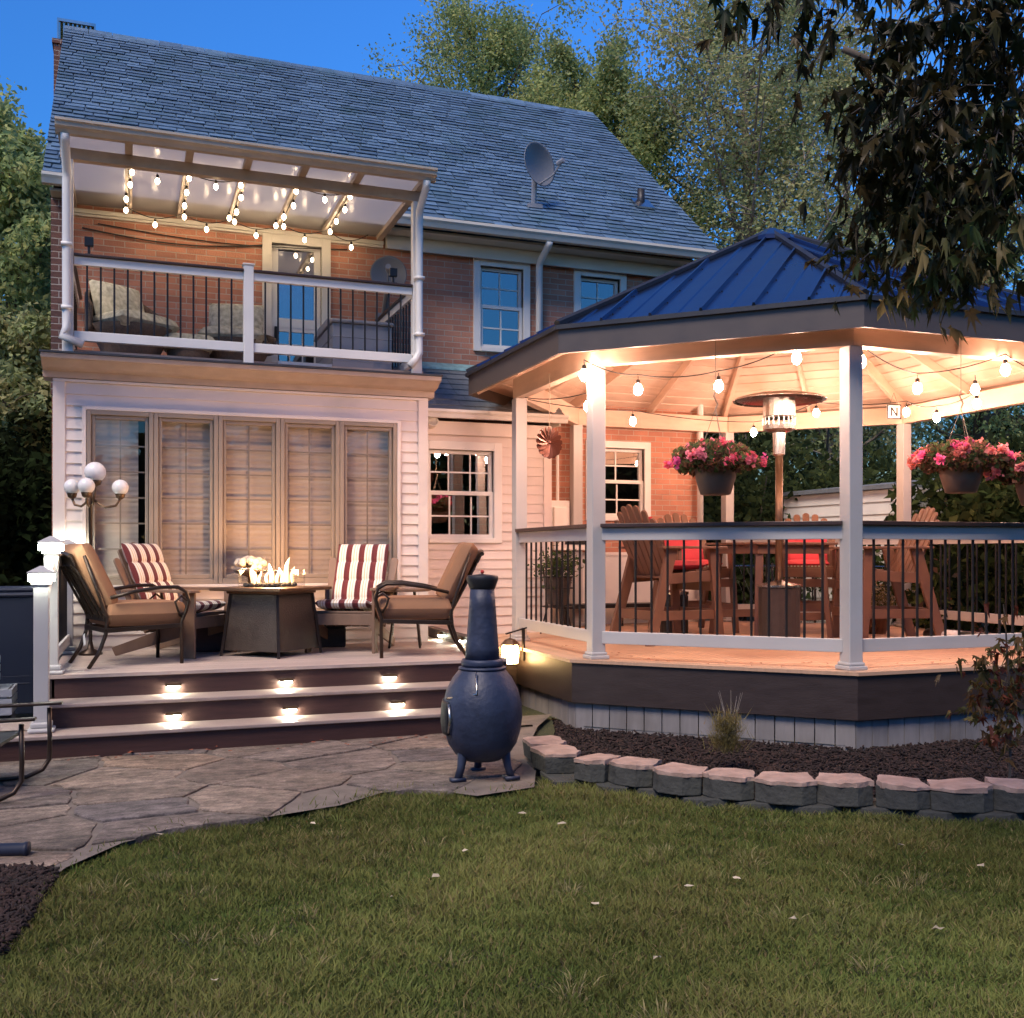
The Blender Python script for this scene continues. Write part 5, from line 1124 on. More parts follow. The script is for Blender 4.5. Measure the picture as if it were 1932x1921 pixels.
V,Fc,C=blades(9000,.02,.05,strip,rng,3.6); V[:,2]+=.034; tag(np_mesh('grass_fringe',V,Fc,M['grass'],None,C),'loose grass tufts creeping over the paving edge','grass',kind='stuff')
# taller tufts and weeds
def tufts(n,r_):
    Q=r_.uniform([-1.8,2.4],[5.6,6.6],size=(n*4,2)); Q=Q[inpoly(Q,lawn)][:n]; m_=34; Q=np.repeat(Q,m_,0); N=len(Q); off=r_.normal(size=(N,2))*.022; Q=Q+off
    h=r_.uniform(.035,.075,N); a=r_.uniform(0,2*PI,N); w=r_.uniform(.0014,.003,N); la=np.arctan2(off[:,1],off[:,0])+r_.normal(size=N)*.5; ln=h*r_.uniform(.2,1.3,N)
    B=np.column_stack([Q,np.full(N,-.036)]); d=np.column_stack([np.cos(a),np.sin(a),np.zeros(N)])*w[:,None]; l=np.column_stack([np.cos(la)*ln,np.sin(la)*ln,h*.85]); mid=B+l*.5+np.column_stack([np.zeros(N),np.zeros(N),h*.2])
    V=np.stack([B-d,B+d,mid+d*.8,mid-d*.8,B+l],1).reshape(-1,3); b=np.arange(N)[:,None]*5; Fc=np.concatenate([b+np.array([[0,1,2]]),b+np.array([[0,2,3]]),b+np.array([[3,2,4]])],0)
    pal=np.array([(.09,.13,.035),(.16,.19,.06),(.30,.26,.13),(.07,.10,.03),(.20,.20,.08)]); c=np.repeat(pal[r_.integers(0,5,N//m_)],m_,0)*r_.uniform(.7,1.3,(N,1)); return V,Fc,np.repeat(c,5,0)
V,Fc,C=tufts(280,rng); tag(np_mesh('grass_tufts',V,Fc,M['grass'],None,C),'longer uneven grass tufts and dry stalks in the lawn','grass',kind='stuff')
# fallen leaves on lawn
r_=np.random.default_rng(11)
lv=[(x,y) for x,y in ((880,1612),(822,1660),(1123,1712),(405,1860),(1300,1680),(1700,1600),(1495,1742),(1060,1560),(590,1560),(1390,1665),(1240,1815),(300,1580),(1770,1760),(740,1700),(985,1540),(1850,1640))]
for i,(x,y) in enumerate(lv[:0]): pass
P=np.array([tuple(atZ(x,y,0.0)) for x,y in lv]); Vv=[];Ff=[]
big=tag(None,None) if False else None
m=MB()
for p in P:
    a=random.random()*6; s=random.uniform(.012,.024); pts=[(p[0]+s*math.cos(a+k*1.05)*(1 if k%3 else 1.6),p[1]+s*.6*math.sin(a+k*1.05),.012+random.uniform(0,.014)) for k in range(6)]; m.add(pts,[(0,1,2,3),(0,3,4,5)])
tag(m.build('leaf_litter',pm('dry leaf',(.45,.38,.26),.8,var=.3,island=.3)),'pale dry leaves scattered on the lawn','leaves',kind='stuff')
m=MB()
for i in range(60):
    ang=random.uniform(PI,1.75*PI); r=random.uniform(2.2,2.62); x,y=GC.x+r*math.cos(ang),GC.y+r*math.sin(ang); s=random.uniform(.010,.022); a=random.random()*6
    m.add([(x+s*math.cos(a+k*1.05),y+s*math.sin(a+k*1.05)*.5,DZ+.006+random.uniform(0,.006)) for k in range(6)],[(0,1,2,3),(0,3,4,5)])
for i in range(50):
    x=random.uniform(-.4,2.7); y=random.uniform(7.2,7.48); s=random.uniform(.008,.018)
    m.add([(x+s*math.cos(k*1.05),y+s*math.sin(k*1.05),.03+random.uniform(0,.006)) for k in range(6)],[(0,1,2,3),(0,3,4,5)])
tag(m.build('fallen_leaves',pm('rusty leaf',(.22,.06,.03),.8,var=.3,island=.4)),'small rusty leaves fallen on gazebo floor and paving','leaves',kind='stuff')
# ================================================================ CHIMINEA
q=atZ(910,1466,0.012); cxh,cyh=q.x,q.y
cm=thing('chiminea','dark blue cast iron chiminea on three legs on the flagstone patio','chiminea',(cxh,cyh,.012))
k=q and (1.37*1.0)/F*F; t_=cxh*s_+cyh*c_; px=t_/F
def zz(y): return EYE+(HY-y)*px
def rr(w): return w*px/2
prof=[(20,1436),(70,1432),(104,1420),(130,1400),(145,1375),(151,1350),(148,1325),(135,1300),(112,1278),(86,1262),(72,1254)]
m=MB(); m.lathe([(rr(w),zz(y)) for w,y in prof],32,(cxh,cyh,0)); body=m.build('body',M['blue'],cm,smooth=True)
m=MB(); m.lathe([(rr(78),zz(1256)),(rr(80),zz(1252)),(rr(80),zz(1247)),(rr(76),zz(1243)),(rr(68),zz(1243))],32,(cxh,cyh,0)); m.lathe([(rr(70),zz(1262)),(rr(90),zz(1262)),(rr(90),zz(1258)),(rr(70),zz(1258))],32,(cxh,cyh,0)); m.build('collar',M['blue'],cm,smooth=True)
m=MB(); m.lathe([(rr(66),zz(1245)),(rr(62),zz(1220)),(rr(56),zz(1180)),(rr(50),zz(1140)),(rr(46),zz(1110))],28,(cxh,cyh,0)); m.build('stack',M['blue'],cm,smooth=True)
m=MB(); m.lathe([(rr(46),zz(1112)),(rr(50),zz(1108)),(rr(60),zz(1094)),(rr(60),zz(1088)),(rr(57),zz(1086)),(rr(40),zz(1085)),(.01,zz(1083))],28,(cxh,cyh,0)); lid=m.build('lid',M['blueblack'],cm,smooth=True)
m=MB(); m.ball((cxh,cyh,zz(1079)),.013,10,8); m.build('knob',pm('red knob',(.5,.03,.02),.4),lid,smooth=True)
for a in (R(200),R(320),R(80)):
    m=MB(); ca_,sa_=math.cos(a),math.sin(a); m.tube([(cxh+.10*ca_,cyh+.10*sa_,.25),(cxh+.15*ca_,cyh+.15*sa_,.18),(cxh+.165*ca_,cyh+.165*sa_,.09),(cxh+.19*ca_,cyh+.19*sa_,.022)],[.05,.034,.024,.024],8); m.box(cxh+.19*ca_-.045,cxh+.19*ca_+.045,cyh+.19*sa_-.028,cyh+.19*sa_+.028,.012,.034); m.build('leg',M['blue'],cm,smooth=True)
m=MB(); a=R(186)   # firebox door with latch and handle chain on the left
zc=zz(1350)
def sp(u,v): th=a-.75+u*.9; h=zc-.10+v*.20; r=rr(151)*(1-((h-zc)/.36)**2)**.5+.010; return Vector((cxh+r*math.cos(th),cyh+r*math.sin(th),h))
m.grid(sp,10,10); d_=m.build('door',M['blueblack'],cm,smooth=True); q_=d_.modifiers.new('t','SOLIDIFY'); q_.thickness=.012
m=MB(); p0=sp(1.02,.9); p0.z+=.02; m.tube([sp(1.05,.1),sp(1.12,.5)+Vector((0,-.02,0)),sp(1.05,.95)],.008,6); m.tube([sp(.9,1.1),(cxh-.10,cyh-.20,zc+.16),(cxh-.09,cyh-.15,zz(1262))],.006,6); m.build('handle',M['steel'],d_,smooth=True)
# ================================================================ LEFT EDGE
bn=thing('wheelie_bin','dark blue wheelie bin at the left edge beside the deck','bin',(-.95,9.65,0))
m=MB(); m.hexa([(-1.2,9.4,.05),(-.74,9.4,.05),(-.74,9.9,.05),(-1.2,9.9,.05),(-1.26,9.34,1.02),(-.68,9.34,1.02),(-.68,9.96,1.02),(-1.26,9.96,1.02)])
for z in (.3,.36,.42,.7): m.box(-1.17,-.77,9.36+.03*(1-z),9.40,z,z+.015)
m.build('body',M['binblue'],bn,bevel=.02)
m=MB(); m.box(-1.28,-.66,9.32,9.98,1.022,1.06); m.box(-1.2,-.74,9.40,9.9,1.06,1.10); m.build('lid',M['binblue'],bn,bevel=.02)
for x in (-1.22,-.72): m=MB(); m.tube([(x-.02,9.9,.1),(x+.02,9.9,.1)],.1,14); m.build('wheel',M['black'],bn)
for i,(x,y,z,w,lb) in enumerate(((-1.05,8.35,0,.5,'bottom'),(-1.0,8.4,.21,.42,'middle'),(-1.08,8.45,.42,.34,'top'))):
    o=thing('stacked_crate','blue grey slatted crate, %s of the stack left of the lit newel post'%lb,'crate',(x,y,z),'crates stacked left of the steps'); m=MB()
    for j in range(3): m.box(x-w/2,x+w/2,y-.2,y-.185,z+.01+j*.065,z+.06+j*.065); m.box(x-w/2,x+w/2,y+.185,y+.2,z+.01+j*.065,z+.06+j*.065); m.box(x+w/2-.014,x+w/2,y-.184,y+.184,z+.01+j*.065,z+.06+j*.065)
    m.box(x-w/2+.002,x+w/2-.015,y-.18,y+.18,z+.002,z+.02); m.box(x-w/2+.02,x+w/2-.03,y-.17,y+.17,z+.02,z+.19)
    m.build('body',M['greyplastic'],o)
sc_=thing('sled_chair','dark metal chair with flat armrest and curved sled leg at the left edge','chair',(-.8,5.7,0))
p0=atZ(95,1440,0.02); p0=atT(95,1440,6.3); 
def S(x,y,t=6.3): return atT(x,y,t)
for k,dt in ((0,0),(1,-.55)):
    m=MB(); t=6.3+dt
    A=[S(93,1335,6.3),S(94,1400,6.3),S(93,1432,6.3),S(80,1452,6.27),S(50,1466,6.2),S(0,1474,6.15),S(-120,1478,6.1)]
    off=Vector((-.10,-.62,0))*k; A=[p+off for p in A]
    for p in A[3:]: p.z=max(p.z,.03)
    m.tube(A,.014,8); m.build('leg',M['chairmetal'],sc_,smooth=True)
    m=MB(); a,b=S(118,1326,6.3)+off,S(-150,1340,6.1)+off; m.bar(a,b,.06,.018); m.build('armrest',M['chairmetal'],sc_,bevel=.006)
m=MB(); a,b=S(40,1385,6.3),S(-160,1400,6.1); o=Vector((-.10,-.60,0)); m.hexa([a,b,b+o,a+o,a+Vector((0,0,.02)),b+Vector((0,0,.02)),b+o+Vector((0,0,.02)),a+o+Vector((0,0,.02))]); m.build('seat',M['blueblack'],sc_)
dp=thing('drain_pipe','dark plastic drain pipe end lying at the left edge of the paving','pipe',tuple(atZ(20,1620,0)))
a=atZ(54,1617,0)+Vector((0,0,.035)); b=atZ(-260,1628,0)+Vector((0,0,.035)); m=MB(); m.tube([a,a.lerp(b,.02),a.lerp(b,.03),b],[.036,.036,.031,.031],14); m.build('pipe',M['binblue'],dp,smooth=True)
# ================================================================ PLANTS
fs=thing('feathery_shrub','small pale feathery shrub in the mulch bed against the gazebo skirting','shrub',(3.9,5.9,.08))
c=atT(1372,1412,6.75); c.z=.08; fs.location=c
V=[];Ff=[];n=0; r_=np.random.default_rng(5)
N=1500; a=r_.uniform(0,2*PI,N); l=r_.uniform(.03,.13,N); bx_=r_.normal(size=(N,3))*np.array([.045,.045,0]); bx_[:,2]=r_.uniform(0,.22,N)
tip=bx_+np.column_stack([np.cos(a)*l*.8,np.sin(a)*l*.8,l*r_.uniform(.2,1.1,N)]); w=np.column_stack([-np.sin(a),np.cos(a),np.zeros(N)])*.0022
V=np.stack([bx_-w,bx_+w,tip],1).reshape(-1,3)+np.array(c); Ff=np.arange(3*N).reshape(-1,3); np_mesh('foliage',V,Ff,M['leaf'],fs,np.repeat(np.array([[.22,.19,.08]])*r_.uniform(.6,1.4,(N,1)),3,0))
m=MB()
for k in range(7): 
    a=random.uniform(-1,1); p=[c,c+Vector((.03*a,.0,.15)),c+Vector((.09*a+.02,.02*a,.26)),c+Vector((.14*a+.03,.03,.32+.08*random.random()))]; m.tube(p,[.004,.003,.002,.001],5)
m.build('stem',M['barkpale'],fs)
def maple_leaves(P,size,r_,pal,droop=.5):
    # five pointed palmate leaf, slightly folded, one polygon fan each
    ang=np.array([-150,-122,-98,-76,-55,-38,-18,0,18,38,55,76,98,122,150])*PI/180; rad=np.array([.14,.42,.26,.70,.40,.92,.48,1.05,.48,.92,.40,.70,.26,.42,.14])
    N=len(P); u=r_.normal(size=(N,3)); u[:,2]-=droop*2; u/=np.linalg.norm(u,axis=1)[:,None]; w=r_.normal(size=(N,3)); v=np.cross(u,w); v/=np.linalg.norm(v,axis=1)[:,None]; nn=np.cross(u,v)
    s=size[:,None]; k=len(ang); vs_=r_.uniform(.3,.85,(N,1)); out=[P+0*u]
    for a,r in zip(ang,rad):
        cup=.25*abs(math.sin(a))*r+r_.uniform(-.10,.10,(N,1)); tp_=(P+s*(u*(math.cos(a)*r)+v*(math.sin(a)*r)*vs_+nn*cup*1.9-nn*.25*r*max(0,math.cos(a)))); tp_[:,2]-=(s[:,0]*.42*r*r); out.append(tp_)
    V=np.stack(out,1).reshape(-1,3); b=np.arange(N)[:,None]*(k+1); Fc=np.concatenate([b+np.array([[0,j+1,j+2]]) for j in range(k-1)],0)
    pal=np.array(pal); C=pal[r_.integers(0,len(pal),N)]*r_.uniform(.6,1.4,(N,1)); return V,Fc,np.repeat(C,k+1,0)
mt=thing('maple_tree','dark leaved maple branches hanging in from the upper right corner','tree',(5.3,2.1,-.03))
r_=np.random.default_rng(21)
m=MB(); m.tube([(5.3,2.1,-.05),(5.25,2.15,1.2),(5.1,2.2,2.2),(4.9,2.3,3.2),(4.7,2.4,4.4),(4.5,2.6,5.5)],[.15,.12,.11,.10,.08,.05],12)
m.build('trunk',M['bark'],mt,smooth=True)
cent=[]; m=MB()
def clump(x,y,t,sx,sy,st,n,src=None):
    if n>90: n=int(n*.72)
    c=atT(x,y,t); Q=r_.normal(size=(n,3)); px_=Q[:,0]*sx; py_=Q[:,1]*sy; tt=t+Q[:,2]*st
    Rv=np.array([c_,-s_,0]); Fv=np.array([s_,c_,0]); P=np.array(c)+px_[:,None]/F*t*Rv+np.outer(Q[:,2]*st,Fv); P[:,2]-=py_/F*t; cent.append(P)
    s=c+(Vector((.75,-.15,1.0)) if n>20 else Vector((.25,-.05,.45)))
    mid=s.lerp(c,.55)+Vector((0,0,.10)); pts=[s.lerp(mid,i/4) for i in range(4)]+[mid.lerp(c,i/4) for i in range(5)]
    m.tube(pts,[(.012 if n>20 else .005)*(1-.1*i) for i in range(9)],6)
    hub=Vector((4.75,2.35,4.6)); m.tube([hub,hub.lerp(s,.5)+Vector((0,0,.35)),s],[.03,.02,.012 if n>20 else .006],6)
    for k in range(min(26,n//5)):
        e=Vector(P[k]); s0=mid.lerp(c,random.uniform(.35,1)); m.tube([s0,s0.lerp(e,.5)+Vector((0,0,.03)),e],[.005,.0035,.0018],4)
for a in ((1760,80,3.9,95,85,.4,210),(1880,180,3.8,60,110,.4,260),(1740,250,4.0,70,70,.35,190),(1830,330,3.9,75,65,.35,230),(1690,330,4.1,45,55,.3,120),(1765,430,4.0,60,45,.3,150),(1690,430,4.2,30,40,.2,60),
          (1915,300,3.9,25,40,.3,40),(1810,500,4.0,50,32,.25,90),(1900,20,3.9,70,60,.4,200),(1780,515,4.05,40,18,.15,24),(1860,530,4.0,40,18,.2,34),(1640,230,4.1,30,50,.25,36),(1660,120,4.0,30,50,.3,32)): clump(*a)
for a in ((1400,20,3.7,32,16,.12,9),(1470,30,3.8,30,18,.12,9),(1550,25,3.8,40,18,.15,14),(1490,55,3.75,16,10,.1,3),(1545,75,3.8,14,12,.1,4),(1390,55,3.7,20,12,.06,3),(1610,20,3.9,30,20,.2,14)): clump(*a)
P=np.concatenate(cent); sz=r_.uniform(.05,.092,len(P)); V,Fc,C=maple_leaves(P,sz,r_,[(.018,.026,.009),(.030,.030,.012),(.055,.042,.017),(.018,.018,.007)],droop=.6); low=np.clip((2.75-P[:,2])/.5,0,1)[:,None]; C*=np.repeat(1+4.5*low,16,0); np_mesh('crown',V,Fc,M['leafmaple'],mt,C)  # lower leaves brightened in colour, as if lit from the gazebo
m.tube([atT(1672,130,4.3),atT(1625,108,4.3),atT(1590,92,4.3)],[.016,.015,.014],8)
m.build('branch',M['bark'],mt,smooth=True)
sp_=thing('maple_sapling','rusty leaved sapling in the mulch bed at the right edge','sapling',tuple(atT(1905,1420,6.0)))
b0=atT(1905,1430,5.95); b0.z=.08; cent2=[]; m=MB()
tips=[(1895,1150),(1870,1235),(1850,1270),(1900,1290),(1845,1330),(1880,1345),(1925,1330),(1915,1240),(1930,1270),(1860,1300),(1905,1380),(1870,1380),(1935,1210)]
top=atT(1898,1190,5.95)
m.tube([b0,b0.lerp(top,.5)+Vector((.02,0,0)),top,atT(1893,1140,5.95)],[.009,.007,.004,.002],6)
P=[]
for x,y in tips:
    e=atT(x,y,5.95+random.uniform(-.12,.12)); q=b0.lerp(top,random.uniform(.35,.95)); m.tube([q,q.lerp(e,.6)+Vector((0,0,.02)),e],[.004,.003,.0015],4)
    n = 4 if y<1200 else 20
    P.append(r_.normal(size=(n,3))*np.array([.06,.06,.05])+np.array(e))
m.build('stem',M['bark'],sp_); P=np.concatenate(P); V,Fc,C=maple_leaves(P,r_.uniform(.04,.075,len(P)),r_,[(.13,.075,.03),(.12,.10,.035),(.15,.045,.025),(.08,.085,.035)],droop=.4); np_mesh('foliage',V,Fc,M['leafmaple'],sp_,C)
# ================================================================ BACKGROUND TREES
def tree(name,label,x,y,h,rad,seed,pal,trunk=.22,lo=.25,nl=26,leafn=16000,ls=(.07,.13),matk='bark',spread=1.0,thin=1.0,lean=0):
    r=random.Random(seed); rn=np.random.default_rng(seed); t=thing(name,label,'tree',(x,y,-.035))
    m=MB(); nseg=10; tp=[Vector((x+lean*h*(i/nseg)**1.5+r.uniform(-.12,.12)*(i>0),y+r.uniform(-.12,.12)*(i>0),h*.92*i/nseg-.03)) for i in range(nseg+1)]
    m.tube(tp,[trunk*(1-.88*i/nseg) for i in range(nseg+1)],9); m.build('trunk',M[matk],t,smooth=True)
    m=MB(); pts=[]
    for i in range(nl):
        q=lo+(1-lo)*(i/nl)**.9; b=tp[min(int(q*nseg),nseg-1)].lerp(tp[min(int(q*nseg)+1,nseg)],q*nseg-int(q*nseg)); a=i*2.4+r.uniform(-.4,.4)
        qq=(q-lo)/(1-lo); env=rad*spread*(math.sin(PI*min(1,.22+.70*qq))**.6)*r.uniform(.65,1.15)*(1-.25*qq); rise=env*r.uniform(.45,1.1)
        e=b+Vector((math.cos(a)*env,math.sin(a)*env,rise)); md=b.lerp(e,.5)+Vector((0,0,-env*.08)); br=trunk*.32*(1-.6*qq)
        m.tube([b,md,e],[br,br*.6,br*.15],6)
        for k in range(7):
            f=r.uniform(.3,1.0); s0=(b.lerp(md,f*2) if f<.5 else md.lerp(e,f*2-1)); d=Vector((r.gauss(0,1),r.gauss(0,1),r.gauss(.35,.7))).normalized()*env*r.uniform(.22,.5); e2=s0+d; m.tube([s0,s0.lerp(e2,.5)+Vector((0,0,.05)),e2],[br*.3,br*.2,br*.06],4)
            for z in range(3):
                f2=r.uniform(.3,1); s2=s0.lerp(e2,f2); d2=Vector((r.gauss(0,1),r.gauss(0,1),r.gauss(.2,.8))).normalized()*env*.2; m.tube([s2,s2+d2],[br*.08,br*.03],3,cap=False); pts.append(tuple(s2+d2)); pts.append(tuple(s2+d2*.5))
    m.build('limb',M[matk],t)
    pts=np.array(pts); pts=pts[rn.random(len(pts))<thin]; idx=rn.integers(0,len(pts),leafn); P=pts[idx]+rn.normal(size=(leafn,3))*rad*.065
    shade=(.75+.5*rn.random(len(pts)))[idx][:,None]; pa=np.array(pal); cl=pa[rn.integers(0,len(pa),len(pts))[idx]]*shade*rn.uniform(.8,1.2,(leafn,1))
    V,Fc,C=leafcards(P,rn.uniform(ls[0],ls[1],leafn),rn,None,aspect=.55,cols=cl); np_mesh('crown',V,Fc,M['leaf'],t,C); return t
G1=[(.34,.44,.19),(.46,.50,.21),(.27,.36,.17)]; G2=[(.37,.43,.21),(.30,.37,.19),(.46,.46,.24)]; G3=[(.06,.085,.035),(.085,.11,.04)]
def bt(px,t): p=atT(px,HY,t); return p.x,p.y
TR=[('green tree rising behind the roof ridge left of centre',775,28,13.2,3.0,G1,.3,32,1,17000),
    ('tall yellow green tree with the highest peak behind the roof ridge',925,29,17.2,3.6,G1,.3,40,1,24000),
    ('rounded green tree above the roof between two taller trees',1085,27,15.2,2.9,G1,.3,34,1,19000),
    ('slender green tree behind the right end of the roof ridge',1195,26,14.2,2.6,G1,.25,34,1,17000),
    ('tall sparse tree with forked grey limbs behind the gazebo roof',1405,25,15.4,4.4,G2,.18,50,.65,22000),
    ('thin airy tree right of the forked tree behind the maple leaves',1600,26,14.6,3.8,G2,.2,42,.6,14000),
    ('dark tree behind the maple leaves at the right edge',1860,25,12.0,3.8,G1,.2,34,.9,14000),
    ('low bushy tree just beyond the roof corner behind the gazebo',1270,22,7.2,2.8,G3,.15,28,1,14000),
    ('low sparse tree behind the right side of the gazebo roof',1560,21,6.8,2.6,G2,.15,26,.5,8000)]
for i,(lb,px,t,h,rd,pal,lo,nl,th,ln) in enumerate(TR):
    x,y=bt(px,t); tree('broadleaf_tree',lb,x,y,h,rd,100+i,pal,lo=lo,nl=nl,thin=th,leafn=int(ln*2.6),ls=(.035,.07),trunk=.26 if rd>3 else .2,matk='barkpale' if pal is G2 else 'bark')
for i,(lb,px,t,h,rd,pal,lo,ln,th) in enumerate((('tall dark green tree filling the left edge beside the house',25,17.5,9.2,1.9,G1,.2,16000,1),('lower yellow green tree at the left edge behind the sunroom corner',45,15,4.9,1.3,G2,.2,9000,1),('second dark tree at the far left edge of the photo',-60,20,10.5,2.6,G1,.2,14000,1))):
    x,y=bt(px,t); tree('broadleaf_tree',lb,x,y,h,rd,200+i,pal,lo=lo,leafn=int(ln*2.0),nl=34,ls=(.04,.08),trunk=.16)
def bush(name,label,px,t,w,h,seed,pal,n=5000,ls=(.05,.10),zb=0):
    x,y=bt(px,t); rn=np.random.default_rng(seed); b=thing(name,label,'shrub',(x,y,-.035)); k=12
    cs=rn.normal(size=(k,3))*np.array([w*.28,w*.25,0]); cs[:,2]=rn.uniform(.3,.85,k)*h; d=rn.normal(size=(n,3)); d/=np.linalg.norm(d,axis=1)[:,None]
    P=cs[rn.integers(0,k,n)]+d*(rn.random((n,1))**.35)*np.array([w*.28,w*.28,h*.26]); P[:,2]=np.clip(P[:,2],.02,None); pa=np.array(pal); ci=rn.integers(0,len(pa),n)
    V,Fc,C=leafcards(P+np.array([x,y,zb]),rn.uniform(ls[0],ls[1],n),rn,None,aspect=.6,cols=pa[ci]*rn.uniform(.5,1.4,(n,1))); np_mesh('foliage',V,Fc,M['leaf'],b,C)
    m=MB(); 
    for q in cs: m.tube([(x,y,-.03),(x+q[0]*.5,y+q[1]*.5,q[2]*.5),(x+q[0],y+q[1],q[2])],[.04,.025,.008],5)
    m.build('stem',M['bark'],b); return b
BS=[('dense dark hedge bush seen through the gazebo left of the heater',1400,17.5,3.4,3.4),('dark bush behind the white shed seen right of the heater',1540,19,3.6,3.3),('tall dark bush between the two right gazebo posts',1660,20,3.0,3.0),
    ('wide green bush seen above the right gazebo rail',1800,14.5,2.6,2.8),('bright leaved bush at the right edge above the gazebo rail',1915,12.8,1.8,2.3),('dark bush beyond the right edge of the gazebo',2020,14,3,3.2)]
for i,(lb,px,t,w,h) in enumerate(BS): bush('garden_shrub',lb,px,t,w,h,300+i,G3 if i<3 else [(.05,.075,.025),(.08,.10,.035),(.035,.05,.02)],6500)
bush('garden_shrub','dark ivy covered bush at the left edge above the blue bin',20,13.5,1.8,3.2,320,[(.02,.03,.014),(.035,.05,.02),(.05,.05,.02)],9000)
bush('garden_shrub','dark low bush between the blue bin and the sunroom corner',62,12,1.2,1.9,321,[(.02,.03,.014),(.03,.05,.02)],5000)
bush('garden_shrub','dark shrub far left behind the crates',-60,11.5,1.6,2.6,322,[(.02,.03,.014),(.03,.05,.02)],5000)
# far tree line
rn=np.random.default_rng(9); N=70000; a=rn.uniform(R(-20),R(75),N); rad=rn.uniform(38,46,N); hh=np.abs(rn.normal(size=N))**.7; hmax=4.5+1.5*np.sin(a*17)+.8*np.sin(a*41+1); z=rn.random(N)**.8*hmax
P=np.column_stack([np.sin(a)*rad,np.cos(a)*rad,z]); V,Fc,C=leafcards(P,rn.uniform(.18,.34,N),rn,[(.03,.042,.02),(.045,.055,.022)],aspect=.7); tag(np_mesh('treeline',V,Fc,M['leaf'],None,C),'dark far wood behind the garden','trees',kind='stuff')
# wood behind the camera, which the windows mirror
N=30000; a=rn.uniform(R(95),R(325),N); rad=rn.uniform(22,26,N); z=rn.random(N)**.85*(5.8+1.0*np.sin(a*13)+.7*np.sin(a*37+1)); P=np.column_stack([np.sin(a)*rad,np.cos(a)*rad,z]); V,Fc,C=leafcards(P,rn.uniform(.25,.42,N),rn,[(.03,.042,.02),(.045,.055,.022)],aspect=.7); tag(np_mesh('woods',V,Fc,M['leaf'],None,C),'dark wood beyond the near end of the garden','trees',kind='stuff')
# shed, fence, car
sh=thing('white_shed','low white board sided shed seen through the gazebo behind the heater','shed',(8.3,13.3,0))
p=atT(1480,HY,16.5); q=atT(1712,HY,14.2); d=(q-p); Ls=d.length; d.normalize(); nn=Vector((-d.y,d.x,0)); 
if nn.y<0: nn=-nn
m=MB(); H0=2.30; nb=13
for i in range(nb):
    z0=H0*i/nb; z1=H0*(i+1)/nb
    A_=[p+Vector((0,0,z0-p.z)),q+Vector((0,0,z0-q.z))]; B_=[p+Vector((0,0,z1-p.z)),q+Vector((0,0,z1-q.z))]
    m.hexa([A_[0]-nn*.02,A_[1]-nn*.02,A_[1]+nn*.02,A_[0]+nn*.02,B_[0]-nn*.003,B_[1]-nn*.003,B_[1]+nn*.02,B_[0]+nn*.02])
for e_ in (p,q):
    A_=Vector((e_.x,e_.y,0)); m.hexa([A_,A_+d*.02,A_+d*.02+nn*2.2,A_+nn*2.2,A_+Vector((0,0,H0)),A_+d*.02+Vector((0,0,H0)),A_+d*.02+nn*2.2+Vector((0,0,H0)),A_+nn*2.2+Vector((0,0,H0))])
m.build('wall',M['white'],sh)
A_=Vector((p.x,p.y,H0)); B_=Vector((q.x,q.y,H0)); m=MB(); m.hexa([A_-nn*.08,B_-nn*.08,B_+nn*2.3,A_+nn*2.3,A_-nn*.08+Vector((0,0,.06)),B_-nn*.08+Vector((0,0,.06)),B_+nn*2.3+Vector((0,0,.3)),A_+nn*2.3+Vector((0,0,.3))]); m.build('roof',M['rooflite'],sh)
fn=thing('picket_fence','brown wooden picket fence beyond the right side of the gazebo','fence',(11,12,0))
a=atT(1735,HY,13.2); b=atT(2150,HY,12.0); a.z=b.z=0; d=(b-a); Lf=d.length; d.normalize(); rp=MB(); rp.bar(a+Vector((0,.04,.35)),b+Vector((0,.04,.35)),.04,.08); rp.bar(a+Vector((0,.04,1.1)),b+Vector((0,.04,1.1)),.04,.08); rp.build('rail',M['bark'],fn)
i=0; x=0; first=None
while x<Lf:
    p=a+d*x
    if first is None: mm=MB(); mm.box(-.05,.05,-.01,.01,-.03,1.32); first=mm.build('picket',M['poly'],fn,loc=p-origin(fn))
    else: o=first.copy(); COL.objects.link(o); o.location=p-origin(fn)
    x+=.17
wf=thing('wire_fence','thin galvanised wire fence beyond the gazebo','fence',(9,13,0)); m=MB(); a=atT(1380,HY,15.2); b=atT(2100,HY,12.8); a.z=b.z=0
for k in range(9): p=a.lerp(b,k/8); m.tube([p,p+Vector((0,0,1.25))],.02,6)
m.build('post',M['steel'],wf); m=MB()
for z in (1.2,.05): m.tube([a+Vector((0,0,z)),b+Vector((0,0,z))],.012,5)
L_=(b-a).length; dd=(b-a).normalized(); nw=int(L_/.11)
for k in range(nw): p=a+dd*(k*.11); m.tube([p+Vector((0,0,.05)),p+dd*.5+Vector((0,0,1.2))],.0025,3,cap=False); m.tube([p+dd*.5+Vector((0,0,.05)),p+Vector((0,0,1.2))],.0025,3,cap=False)
m.build('mesh',M['steel'],wf)
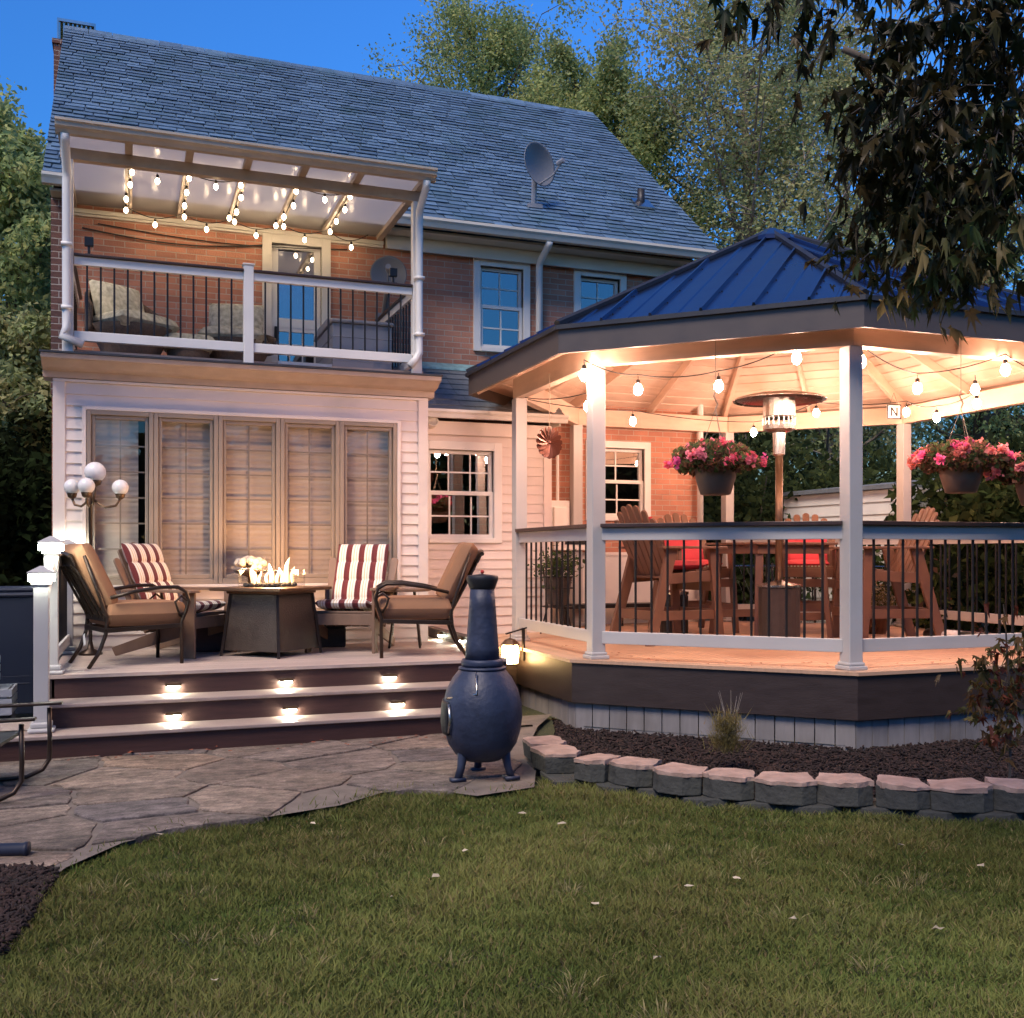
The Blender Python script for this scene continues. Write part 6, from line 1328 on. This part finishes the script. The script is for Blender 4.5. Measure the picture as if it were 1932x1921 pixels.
# parked car glimpsed through the gazebo
car=thing('parked_car','dark blue parked car glimpsed behind the far gazebo post','car',(0,0,0))
m=MB(); 
def sec(x,z0,z1,w): return [(x,-w,z0),(x,w,z0),(x,w*1.0,z1*.75+z0*.25),(x,w*.9,z1),(x,-w*.9,z1),(x,-w*1.0,z1*.75+z0*.25)]
secs=[(-2.1,.35,.62,.72),(-1.95,.25,.85,.82),(-1.2,.22,.92,.86),(-.2,.2,.95,.87),(.9,.2,.93,.87),(1.7,.22,.80,.84),(2.1,.3,.6,.72)]
vs=[];fc=[]
for s in secs: vs+=sec(*s)
for i in range(len(secs)-1):
    for k in range(6): fc.append((i*6+k,i*6+(k+1)%6,(i+1)*6+(k+1)%6,(i+1)*6+k))
fc+=[(5,4,3,2,1,0),tuple(range(36,42))]; m.add(vs,fc); m.build('body',pm('dark blue car paint',(.01,.03,.10),.25,metal=.4,var=.03,bump=0,coat=.8),car,smooth=False,bevel=.06)
m=MB(); m.hexa([(-1.7,-.72,.9),(1.0,-.72,.9),(1.0,.72,.9),(-1.7,.72,.9),(-1.1,-.58,1.38),(.3,-.58,1.38),(.3,.58,1.38),(-1.1,.58,1.38)]); m.build('cabin',M['glassdark'],car,bevel=.08)
m=MB(); m.box(-1.05,.25,-.57,.57,1.37,1.42); m.build('roof',M['binblue'],car,bevel=.03)
for x in (-1.35,1.3):
    for y in (-.8,.8): m=MB(); m.tube([(x,y-.1,.31),(x,y+.1,.31)],.31,20); w_=m.build('wheel',M['black'],car); m=MB(); m.tube([(x,y-.105,.31),(x,y+.105,.31)],.18,12); m.build('rim',M['steel'],w_)
x,y=bt(1745,17.5); place(car,(x,y,-.03),R(20))
pp=thing('potted_dry_plant','dry bushy plant in a clay pot just right of the front gazebo post','plant',(0,0,0)); c=atT(1655,1172,11.2); c.z=DZ; pp.location=c
m=MB(); m.lathe([(.09,0),(.13,.16),(.14,.16),(.14,.18),(.02,.17)],16,c); m.build('pot',M['poly'],pp,smooth=True); rn=np.random.default_rng(77); P=rn.normal(size=(700,3))*np.array([.12,.12,.10])+np.array(c)+np.array([0,0,.34]); V,Fc,C=leafcards(P,rn.uniform(.015,.03,700),rn,[(.20,.15,.07),(.12,.10,.04),(.3,.26,.18)]); np_mesh('foliage',V,Fc,M['leaf'],pp,C)
# ================================================================ LIGHT, WORLD, CAMERA
SUN_EL, SUN_AZ = R(SKY_EL), R(SKY_AZ)
w=bpy.data.worlds.new('World'); scn.world=w; w.use_nodes=True; nt=w.node_tree; bg=nt.nodes['Background']
sky=nd(nt,'ShaderNodeTexSky'); sky.sky_type='NISHITA'; sky.sun_disc=False; sky.sun_elevation=SUN_EL; sky.sun_rotation=SUN_AZ; sky.ozone_density=6; sky.air_density=1.2; sky.dust_density=.2
hs=nd(nt,'ShaderNodeHueSaturation'); hs.inputs['Saturation'].default_value=SKY_SAT; nt.links.new(sky.outputs[0],hs.inputs['Color']); nt.links.new(hs.outputs[0],bg.inputs[0]); bg.inputs[1].default_value=SKY_ST
sl_=bpy.data.lights.new('sun','SUN'); sl_.energy=SUN_E; sl_.angle=R(25); sl_.color=(1,.83,.70); so=bpy.data.objects.new('sun_light',sl_); COL.objects.link(so)
dirv=Vector((math.sin(SUN_AZ)*math.cos(R(LAMP_EL)),math.cos(SUN_AZ)*math.cos(R(LAMP_EL)),math.sin(R(LAMP_EL)))); so.rotation_euler=(-dirv).to_track_quat('-Z','Y').to_euler(); so.location=(-4,-6,12)
cd=bpy.data.cameras.new('camera'); cd.sensor_fit='HORIZONTAL'; cd.sensor_width=36; cd.lens=36*F/1932; cd.shift_y=(HY-960.5)/1932; cd.clip_end=600; cd.clip_start=.05
co=bpy.data.objects.new('camera',cd); COL.objects.link(co); co.location=(0,0,EYE); co.rotation_euler=(PI/2,0,-R(20.44)); scn.camera=co
scn.view_settings.view_transform='Standard'; scn.view_settings.look='None'; scn.view_settings.exposure=EXPO; scn.view_settings.gamma=1
scn.render.engine='CYCLES'; cy=scn.cycles; cy.use_denoising=True; cy.denoiser='OPENIMAGEDENOISE'; cy.max_bounces=8; cy.diffuse_bounces=4; cy.glossy_bounces=4; cy.transparent_max_bounces=16; cy.transmission_bounces=4
cy.sample_clamp_indirect=4; cy.sample_clamp_direct=0; cy.caustics_reflective=False; cy.caustics_refractive=False; cy.use_light_tree=True; cy.use_adaptive_sampling=True; cy.adaptive_threshold=.02
scn.render.use_persistent_data=False
